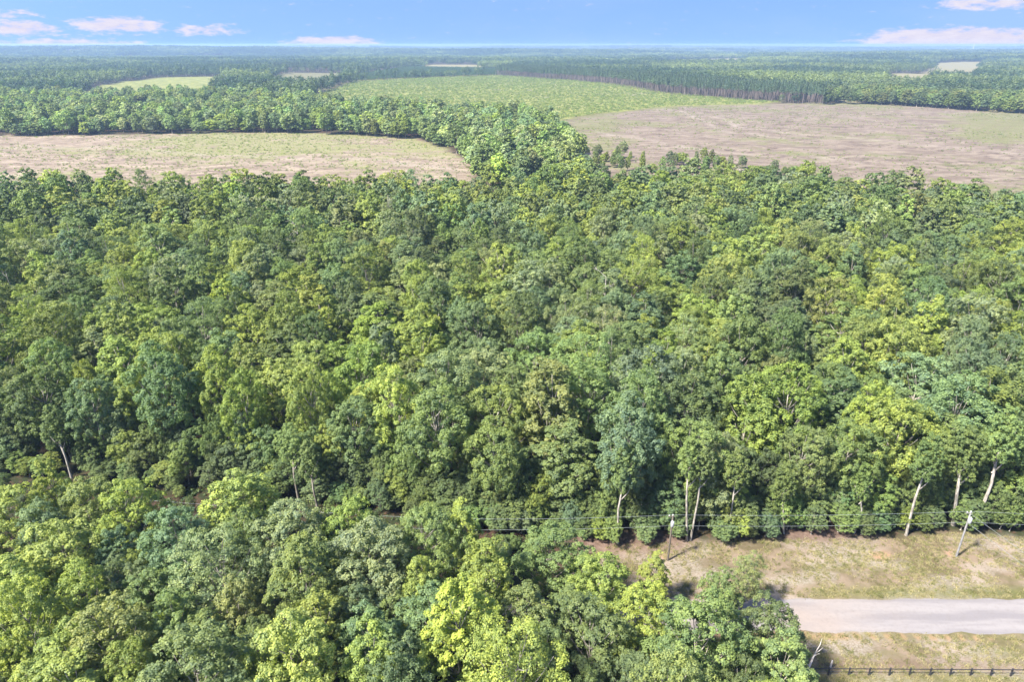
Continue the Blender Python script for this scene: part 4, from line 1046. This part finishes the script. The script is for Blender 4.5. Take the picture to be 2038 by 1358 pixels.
def dead_limbs(px, py, h, seed, label, spread=1.0):
    rg = np.random.default_rng(seed); x, y = pix(px, py, h)
    r = empty('dead_tree', (x, y, float(terrain(x, y))), label, 'dead tree')
    top = np.array([rg.normal() * .6, rg.normal() * .4, h])
    path = bez((0, 0, -.3), top * .5 + [.4, 0, 0], top, 9)
    mobj('trunk', [tube(path, np.linspace(.22, .03, 9), 7)], M_pale, r)
    for k in range(11):
        a = path[rg.integers(4, 9)]; d = unit(np.array([rg.normal(), rg.normal(), rg.uniform(.2, .9)])); L = rg.uniform(1.6, 4.2) * spread
        b = a + d * L; parts = [tube(bez(a, (a + b) / 2 + [0, 0, .4], b, 5), np.linspace(.07, .02, 5), 5)]
        for q in range(3):
            c0 = a + (b - a) * rg.uniform(.4, .9); parts.append(tube([c0, c0 + unit(d + rg.normal(size=3) * .6) * L * .4], [.045, .015], 4))
        mobj('branch', parts, M_pale, r)
for a in ((1472, 340, 20, 1, 'grey leafless tree at the far corner of the main wood'), (1205, 552, 21.5, 2, 'bleached dead top poking out of the middle of the wood'),           (868, 222, 19, 4, 'pale leafless tree at the near edge of the central tree belt'), (22, 555, 18, 5, 'grey bare tree in the dark gap on the left'), (768, 400, 21, 6, 'bare grey tree beside the wispy pale tree'), (590, 450, 21, 7, 'thin dead tree in a dark gap of the upper left wood')):
    dead_limbs(*a)

# ------------------------------------------------------------------ small far things
def far_mast():
    x, y = pix(1934, 108); r = empty('radio_mast', (x, y, float(terrain(x, y))), 'thin white radio mast on the horizon at the right', 'mast')
    mobj('shaft', [tube([(0, 0, 0), (0, 0, 77 - float(terrain(x, y)))], [1.8, 1.0], 6)], M_ins, r)
far_mast()

# ------------------------------------------------------------------ haze
V, Q = box(-16000, 16000, -700, 16000, -30, 79.5)
hz = link('haze', stuff_mesh('haze', V, Q, []), kind='stuff', label='thin blue summer haze in the air', category='haze')
m = bpy.data.materials.new('haze'); m.use_nodes = True; nt = m.node_tree; nt.nodes.clear()
pv = N(nt, 'ShaderNodeVolumePrincipled'); pv.inputs['Color'].default_value = (.40, .58, .86, 1); pv.inputs['Density'].default_value = 1.2e-4; pv.inputs['Anisotropy'].default_value = .1
nt.links.new(pv.outputs[0], N(nt, 'ShaderNodeOutputMaterial').inputs['Volume']); hz.data.materials.append(m)
sc.cycles.max_bounces = 6; sc.cycles.diffuse_bounces = 3; sc.cycles.transmission_bounces = 3; sc.cycles.transparent_max_bounces = 4; sc.cycles.volume_bounces = 1
